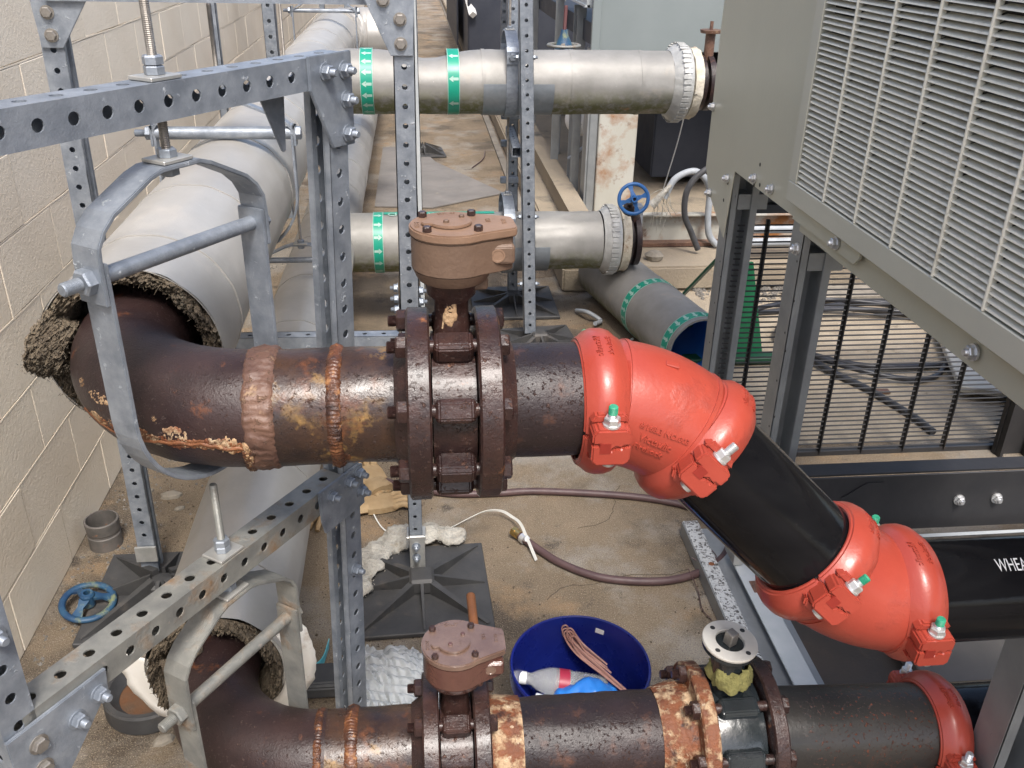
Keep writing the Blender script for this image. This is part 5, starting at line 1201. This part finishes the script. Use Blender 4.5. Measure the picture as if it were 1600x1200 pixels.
t = thing('suction_drum', 'white domed tank end and bent tube under the far unit', 'tank', (1.12, 6.35, .5))
mb = MB(); mb.lathe([(0, 1e-5), (.01, .06), (.04, .10), (.08, .115), (.4, .115), (.4, 1e-5)], 30, mtx((1.14, 6.35, .58), (.2, 1, 0))); part(mb, 'tank', WHITE, t, smooth=50)
mb = MB(); mb.tube(smoothpath([(1.14, 6.1, 1.12), (1.16, 6.1, 1.05), (1.12, 6.1, .80), (1.18, 6.1, .70), (1.22, 6.1, .62)], 5), .014, 8); mb.tube([(1.20, 6.1, .52), (1.02, 6.1, .38)], .012, 8); part(mb, 'tube', GREYC, t, smooth=50)
t = thing('steel_beam', 'weathered white channel beam lying on the pad behind the loose pipe', 'steel beam', (1.6, 5.0, .14))
mb = MB(); mb.box((2.2, 5.0, .235), (2.1, .01, .17)); mb.box((2.2, 4.975, .323), (2.1, .06, .008)); part(mb, 'web', RUSTCOL, t); mb = MB(); mb.box((2.2, 4.965, .155), (2.1, .07, .02)); part(mb, 'lower_flange', BAND, t)
def tubething(label, pts, r, m, name, cat): 
    pp = smoothpath(pts, 8); mb = MB(); mb.tube(pp, r, 10); return solo(mb, name, m, label, cat, tuple(pp[0]), smooth=60)
tubething('grey flexible conduit arching down to the beam', [(1.375, 4.9, .44), (1.43, 4.9, .55), (1.54, 4.9, .587), (1.625, 4.9, .50), (1.64, 4.9, .32), (1.66, 4.9, .22), (1.71, 4.9, .16)], .019, GREYC, 'flexible_conduit', 'conduit')
tubething('dark flexible conduit curving behind the olive panel', [(1.70, 4.8, .66), (1.56, 4.8, .62), (1.475, 4.8, .52), (1.47, 4.8, .38), (1.52, 4.8, .27), (1.57, 4.8, .17)], .017, DGREYC, 'flexible_conduit', 'conduit')
tubething('thin wire hanging from the upper flange to the frayed cable', [(1.30, 4.4, 1.02), (1.33, 4.6, .80), (1.36, 4.88, .50)], .003, CAPW, 'hanging_wire', 'wire')
mb = MB(); random.seed(3)
for k in range(15):
    p = V((1.385, 4.88, .50)); q = p + V((random.gauss(-.045, .03), random.uniform(-.03, .03), random.uniform(-.10, -.03))); r_ = q + V((random.gauss(-.0, .05), 0, random.uniform(-.22, -.05)))
    mb.tube(smoothpath([p, q, r_], 4), .0015, 4)
mb.tube([(1.40, 4.88, .52), (1.30, 4.88, .40)], [.01, .028], 8)
solo(mb, 'frayed_cable', INSULW, 'frayed pale strands at the end of the grey conduit', 'cable', (1.385, 4.88, .5))
mb = MB(); mb.box((1.145, 4.62, .42), (.075, .07, .13), ch=.004); mb.box((1.145, 4.62, .25), (.06, .06, .20)); solo(mb, 'junction_box', GREYC, 'small grey junction box beside the blue handwheel', 'junction box', (1.145, 4.62, .14), bevel=.002)
tubething('grey conduit dropping from the junction box', [(1.09, 4.60, .42), (1.12, 4.57, .34), (1.11, 4.56, .2), (1.12, 4.56, .15)], .012, GREYC, 'flexible_conduit', 'conduit')
mb = MB(); mb.lathe([(0, .0001), (.004, .04), (.03, .05), (.05, .03), (.06, .0001)], 9, mtx((1.30, 4.72, .14)), jit=lambda a, q: .012 * noise.noise(V((a * 2, q * 20, 0)))); solo(mb, 'stone', STONE, 'pale lump of stone on the pad edge', 'stone', (1.30, 4.72, .14))
# walkway sheet, far dark skid
mb = MB(); mb.prism([(-.29, 8.15), (.02, 8.2), (.16, 7.6), (.64, 6.62), (.10, 6.25), (-.30, 6.30)], .004, .012); solo(mb, 'rubber_sheet', RUBM, 'dark grey rubber sheet lying on the walkway behind the branch pipes', 'sheet', (.1, 7, 0))
t = thing('far_skid', 'dark navy machine casing far back beside the walkway', 'machine', (1.0, 13, .14))
mb = MB(); mb.box((2.2, 15.2, 1.0), (3.0, 5.6, 1.7), ch=.02); part(mb, 'casing', NAVY, t)
mb = MB(); mb.box((.62, 15.5, .55), (.02, 4.0, .6)); part(mb, 'side_panel', NAVY, t)
mb = MB(); mb.tube([(.66, 13.0, 1.2), (.76, 12.3, .75)], .05, 4); part(mb, 'white_bar', WHITE, t)
t = thing('far_strut_rack', 'cluster of far perforated grey struts beside the dark casing', 'strut rack', (1.0, 10.5, .14))
for i, (x, y, w_) in enumerate(((1.05, 11.2, .07), (1.12, 10.6, .06), (1.20, 10.9, .09), (1.02, 9.9, .05), (1.16, 9.9, .05))): strut(t, 'post', (x, y, .14), (x, y, 2.4), (0, -1, 0), w_, w_, .11, .016, '+x' if i in (0,) else '')
scatter('leaf_litter', mat('dead_leaves', (.05, .035, .025), (.09, .06, .04)), 90, lambda: (random.uniform(.15, .62), random.gauss(13.2, .4)), .02, .06, label='dead leaves blown on the far walkway', cat='leaves')
cable('thin twig lying on the walkway', [(.45, 7.4, .01), (.56, 7.7, .01), (.60, 8.0, .012)], .004, HOSE, 'twig', 'twig', 5)

# ================================================================== FLOOR CLUTTER
t = thing('rubber_hose', 'purple-brown rubber hose with a brass end curving over the concrete', 'hose', (.3, 2.4, 0))
pp = smoothpath([(.30, 2.395, .022), (.36, 2.32, .014), (.42, 2.25, .013), (.52, 2.18, .013), (.64, 2.15, .013), (.75, 2.15, .013), (.86, 2.19, .013), (.95, 2.27, .013), (.99, 2.40, .013), (.93, 2.51, .013), (.74, 2.60, .013), (.41, 2.66, .013), (.24, 2.66, .013), (.08, 2.67, .013), (-.10, 2.74, .013), (-.19, 2.80, .013)], 12)
mb = MB(); mb.tube(pp, .0125, 16); part(mb, 'hose', HOSE, t, smooth=60)
mb = MB(); d0 = (pp[0] - pp[3]).normalized(); mb.cyl(pp[0], pp[0] + d0 * .022, .015, 16); mb.hexp(pp[0] + d0 * .018, d0, .017, .016); part(mb, 'brass_coupling', BRASS, t, smooth=30)
mb = MB(); mb.cyl(pp[3], pp[1], .017, 12); mb.cyl(pp[2] - V((0, 0, .005)), pp[2] + V((.01, -.02, .012)), .010, 10); part(mb, 'hose_clamp', ZINC, t, smooth=30)
t = None
mb = MB(); sp = smoothpath([(.02, 2.42, .02), (.08, 2.47, .012), (.15, 2.52, .015), (.20, 2.53, .03), (.25, 2.52, .035), (.285, 2.49, .03), (.305, 2.43, .045), (.32, 2.36, .035), (.34, 2.28, .01)], 8)
mb.band(sp, (.35, -.2, .5), .012, .0012); solo(mb, 'strapping_band', STRAPW, 'white plastic strapping band springing up over the hose end', 'strap', (.3, 2.4, 0), smooth=60)
cable('thin pale string on the concrete left of the foot plate', [(-.22, 2.72, .006), (-.15, 2.5, .006), (-.08, 2.44, .012), (-.02, 2.42, .03)], .0025, STRAPW, 'string', 'string', 5)
# pale insulation scrap over the foot
def blob(name, m, label, cat, pts, w, h, seed, amp=.02, f=12, loc=None):
    pp = smoothpath(pts, 10); mb = MB(); A = len(pp); B = 22; vs = []
    for i, p in enumerate(pp):
        tt = (pp[min(i + 1, A - 1)] - pp[max(i - 1, 0)]).normalized(); sd_ = tt.cross(V((0, 0, 1))).normalized(); e = math.sin(PI * min(1, max(0, (i + .5) / A))) ** .35
        for j in range(B):
            a = 2 * PI * j / B; q = p + sd_ * math.cos(a) * w / 2 * e + V((0, 0, 1)) * (math.sin(a) * h / 2 * e + h / 2)
            n = noise.noise(q * f + V((seed, 0, 0))) + .5 * noise.noise(q * f * 3)
            q = q + (sd_ * math.cos(a) + V((0, 0, math.sin(a)))) * amp * n
            q.z = max(q.z, p.z + .001); vs.append(q)
    mb.add(vs, [(i * B + j, i * B + (j + 1) % B, (i + 1) * B + (j + 1) % B, (i + 1) * B + j) for i in range(A - 1) for j in range(B)] + [tuple(reversed(range(B))), tuple((A - 1) * B + j for j in range(B))])
    return solo(mb, name, m, label, cat, tuple(pts[0]), smooth=70)
blob('insulation_scrap', INSULW, 'fluffy pale insulation scrap draped along the rear edge of the star foot', 'insulation scrap', [(-.20, 2.12, .02), (-.19, 2.25, .02), (-.14, 2.36, .01), (-.06, 2.40, .02), (.03, 2.41, .02), (.12, 2.38, .02)], .11, .03, 2, .020, 22)
def scrapfuzz(o, n, seed, m, ln):
    pts = [v.co + V(o.location) for v in o.data.vertices]; return fuzz(o, pts, n, seed, m, ln)
scrapfuzz(bpy.data.objects['insulation_scrap'], 500, 8, INSULWF, .006)
def glove(label, c, rot, s=1.0, seed=0):
    t = thing('work_glove', label, 'glove', c, 'tan leather work gloves'); R_ = Matrix.Translation(c) @ Matrix.Rotation(rot, 4, 'Z') @ Matrix.Scale(s, 4)
    mb = MB()
    def limb(pts, rads): mb.tube([R_ @ p for p in smoothpath(pts, 4)], [r * s for r in rads], 10, jit=lambda i, a: .004 * s * noise.noise(V((i * .6 + seed, math.cos(a), math.sin(a)))))
    def rad(a, b, n): return [a + (b - a) * i / (n - 1) for i in range(n)]
    mb2 = MB()
    palm = [(x, y) for x, y in ((-.045, -.06), (.045, -.055), (.05, 0), (.045, .05), (-.045, .05), (-.05, 0))]
    mb.prism(palm, .006, .03, R_)
    for k, (fx, an, L) in enumerate(((-.036, .22, .075), (-.012, .06, .088), (.013, -.05, .084), (.036, -.2, .066))):
        d_ = V((-math.sin(an), math.cos(an), 0)); p0 = V((fx, .045, .018)); limb([p0, p0 + d_ * L * .5 + V((0, 0, .012)), p0 + d_ * L + V((0, 0, -.006))], rad(.0135, .0095, 9))
    limb([V((-.04, -.01, .018)), V((-.075, .02, .02)), V((-.082, .05, .012))], rad(.015, .010, 9))
    mb.tube([R_ @ V((0, -.05, .02)), R_ @ V((.0, -.09, .024)), R_ @ V((.004, -.125, .02))], [.045 * s, .05 * s, .056 * s], 16, jit=lambda i, a: (-.03 * s * abs(math.sin(a)) if True else 0) + .006 * noise.noise(V((i, a * 2, seed))))
    part(mb, 'leather', LEATHER, t, smooth=70)
glove('tan leather work glove nearest the hose end, beside the support post', (-.20, 2.80, .0), .4, 1.0, 1)
glove('tan leather work glove lying palm up in front of the other by the post', (-.155, 2.62, .0), -1.35, .9, 5)
glove('tan leather work glove left of the support post by the silver pipe', (-.345, 2.60, .0), 2.9, .85, 9)
# bucket
bc = V((.322, 1.455, 0))
t = thing('blue_bucket', 'dark blue round plastic bucket with rubbish in it behind the lower pipe', 'bucket', bc)
mb = MB(); mb.lathe([(.004, 1e-5), (.004, .128), (.30, .143), (.33, .146), (.335, .152), (.345, .152), (.36, .148), (.37, .153), (.376, .151), (.374, .147), (.33, .142), (.014, .124), (.014, 1e-5)], 80, mtx(bc)); part(mb, 'tub', BUCKET, t, smooth=35)
mb = MB(); mb.box((.072, .121, .30), (.0, .0, .0)) if False else mb.box((0, 0, 0), (.02, .002, .012), mtx((.322 + .068, 1.455 + .1265, .345), (.1, 0, 1), (1, -.5, 0))); part(mb, 'label_scrap', PAPER, t)
def bottle(label, c, d_, up=(0, 0, 1), lab=True, capm=CAPW):
    t = thing('plastic_bottle', label, 'bottle', c, 'plastic bottles in the bucket'); M = mtx(c, d_)
    pr = [(0, 1e-5), (.0, .026), (.006, .031)]; 
    for i in range(9): pr += [(.012 + i * .0075, .032), (.0155 + i * .0075, .0295)]
    pr += [(.085, .032), (.118, .032), (.135, .030), (.16, .021), (.172, .0135), (.186, .013)]
    mb = MB(); mb.lathe(pr, 28, M); part(mb, 'shell', CLEAR, t, smooth=50)
    mb = MB(); mb.lathe([(.184, .0145), (.200, .0148), (.202, .0125), (.202, 1e-5)], 24, M); part(mb, 'cap', capm, t, smooth=30)
    if lab: mb = MB(); mb.lathe([(.087, .0326), (.112, .0326)], 28, M); part(mb, 'label_band', LABELM, t, smooth=50)
bottle('clear water bottle with a dark red label lying in the blue bucket', V((.395, 1.500, .245)), V((-1, .14, .14)))
bottle('second bottle with a white cap, mostly hidden by the rusty pipe, in the blue bucket', V((.42, 1.415, .235)), V((-1, .32, .10)), lab=False)
blob('plastic_bag', BLUEBAG, 'bright blue plastic bag under the bottles in the bucket', 'plastic bag', [(.26, 1.45, .235), (.32, 1.46, .25), (.37, 1.47, .25), (.42, 1.475, .23)], .06, .05, 4, .012, 30)
mb = MB(); random.seed(11)
for k in range(7):
    o_ = V((random.uniform(-.006, .006), random.uniform(-.006, .006), random.uniform(-.006, .006)))
    mb.tube(smoothpath([V((.455, 1.43, .27)) + o_, V((.40, 1.50, .28)) + o_ * 2, V((.345, 1.555, .30)) + o_ * 3, V((.315, 1.58, .335)) + o_ * 2, V((.325, 1.583, .345)) + o_ * 2, V((.35, 1.565, .31)) + o_ * 3, V((.40, 1.52, .29)) + o_ * 2], 8), .0022, 6)
solo(mb, 'wire_bundle', COPPERW, 'bundle of pinkish brown wires looped in the blue bucket', 'wire bundle', (.40, 1.45, .1), smooth=60)
# crumpled film
mb = MB(); A, B = 70, 70; vs = []
for i in range(A):
    for j in range(B):
        u = i / (A - 1) - .5; v = j / (B - 1) - .5
        n = noise.noise(V((u * 3, v * 3, 3))); r_ = abs(noise.noise(V((u * 14 + v * 6, v * 4, 1))))
        h = .050 * max(0, 1 - (u * u + v * v) * 3.6) + .02 * n + .022 * r_ + .008 * abs(math.sin(v * 30 + u * 6)) + .01
        vs.append((-.095 + u * .26 * (1 + .2 * n), 1.80 + v * .22 * (1 + .25 * r_) - u * .05, max(.002, h)))
mb.add(vs, [(i * B + j, (i + 1) * B + j, (i + 1) * B + j + 1, i * B + j + 1) for i in range(A - 1) for j in range(B - 1)])
o = solo(mb, 'plastic_sheet', FILM, 'crumpled clear plastic sheet on the floor behind the lower pipe', 'plastic sheet', (-.1, 1.8, 0), smooth=25); sm = o.modifiers.new('s', 'SOLIDIFY'); sm.thickness = .0015
# pipe stub cup, handwheel on the floor, rubber ring, wrappers, stones
t = thing('pipe_stub', 'short grey grooved pipe stub standing by the wall', 'pipe stub', (-1.02, 2.47, 0))
mb = MB(); mb.lathe([(0, .046), (.0, .050), (.045, .050), (.048, .0475), (.056, .0475), (.059, .050), (.095, .052), (.098, .050), (.098, .046), (.01, .045)], 44, mtx((-1.022, 2.48, 0))); part(mb, 'sleeve', mat('weathered_grey_stub', (.10, .095, .088), (.17, .15, .135), 18, (.5, .7), .3, .0008, 80, [((.26, .12, .06), 30, .62, .7, .8)]), t, smooth=30)
t = thing('loose_handwheel', 'loose faded blue handwheel lying on the floor by the wall', 'handwheel', (-.985, 2.16, .02))
wheel(t, (-.975, 2.155, .035), (.12, -.12, 1), .078, .010, BLUEG, 3, .020, dish=.022, swidth=.020)
t = thing('rubber_ring', 'thick black rubber ring with rust inside, on the floor under the lower elbow', 'rubber ring', (-.71, 1.80, 0))
mb = MB(); mb.lathe([(0, .075), (0, .108), (.006, .112), (.052, .112), (.058, .108), (.058, .096), (.040, .088), (.030, .075)], 60, mtx((-.712, 1.79, 0))); part(mb, 'ring', RUBBER, t, smooth=30)
mb = MB(); mb.lathe([(.028, 1e-5), (.028, .086)], 40, mtx((-.712, 1.79, 0))); part(mb, 'rusty_disc', FLR if False else mat('rusty_mud', (.13, .055, .022), (.085, .06, .04), 16, (.7, .9), 0, .003, 60), t)
mb = MB(); mb.band(smoothpath([(-.40, 1.80, .02), (-.33, 1.82, .035), (-.29, 1.86, .03), (-.275, 1.93, .035)], 6), (.1, .3, 1), .03, .0015); solo(mb, 'wrapper', CYAN, 'torn cyan wrapper strip on the floor under the lower hanger', 'wrapper', (-.33, 1.84, 0), smooth=60)
mb = MB(); mb.box((-.27, 1.80, .03), (.14, .09, .05), ch=.01); mb.cyl((-.34, 1.80, .02), (-.34, 1.80, .06), .03, 14); solo(mb, 'metal_clamp', RUBBER, 'dark flat clamp on the floor below the support post', 'clamp', (-.27, 1.8, 0), bevel=.004)
random.seed(21)
for (x, y, s_, lab) in ((-.88, 2.74, .028, 'larger pale stone chip on the floor by the wall'), (-.97, 2.77, .02, 'smaller pale stone chip nearest the wall'), (-.835, 2.66, .014, 'little tan stone chip right of the others'), (-.655, 1.66, .022, 'pale flake of concrete in front of the rubber ring'), (.165, 2.27, .009, 'small orange pebble beside the star foot')):
    mb = MB(); mb.lathe([(0, 1e-5), (0, s_), (s_ * .45, s_ * .95), (s_ * .85, s_ * .55), (s_ * .95, 1e-5)], 7, mtx((x, y, 0), (0, 0, 1), (1, random.random(), 0)) @ Matrix.Diagonal((1.3, .75, .8, 1)), jit=lambda a, q: s_ * .3 * noise.noise(V((a * 2, q * 90, x * 9)))); solo(mb, 'stone', STONE, lab, 'stone', (x, y, 0))
cable('dry twig caught on the hose near the floor rail', [(.80, 2.18, .03), (.81, 2.10, .01), (.80, 2.02, .008), (.815, 1.97, .006)], .0016, HOSE, 'twig', 'twig', 4)
cable('curl of dry twig beside the chipped rail', [(.83, 2.22, .03), (.87, 2.26, .05), (.90, 2.22, .04), (.86, 2.19, .03), (.82, 2.22, .04)], .0016, HOSE, 'twig', 'twig', 4)
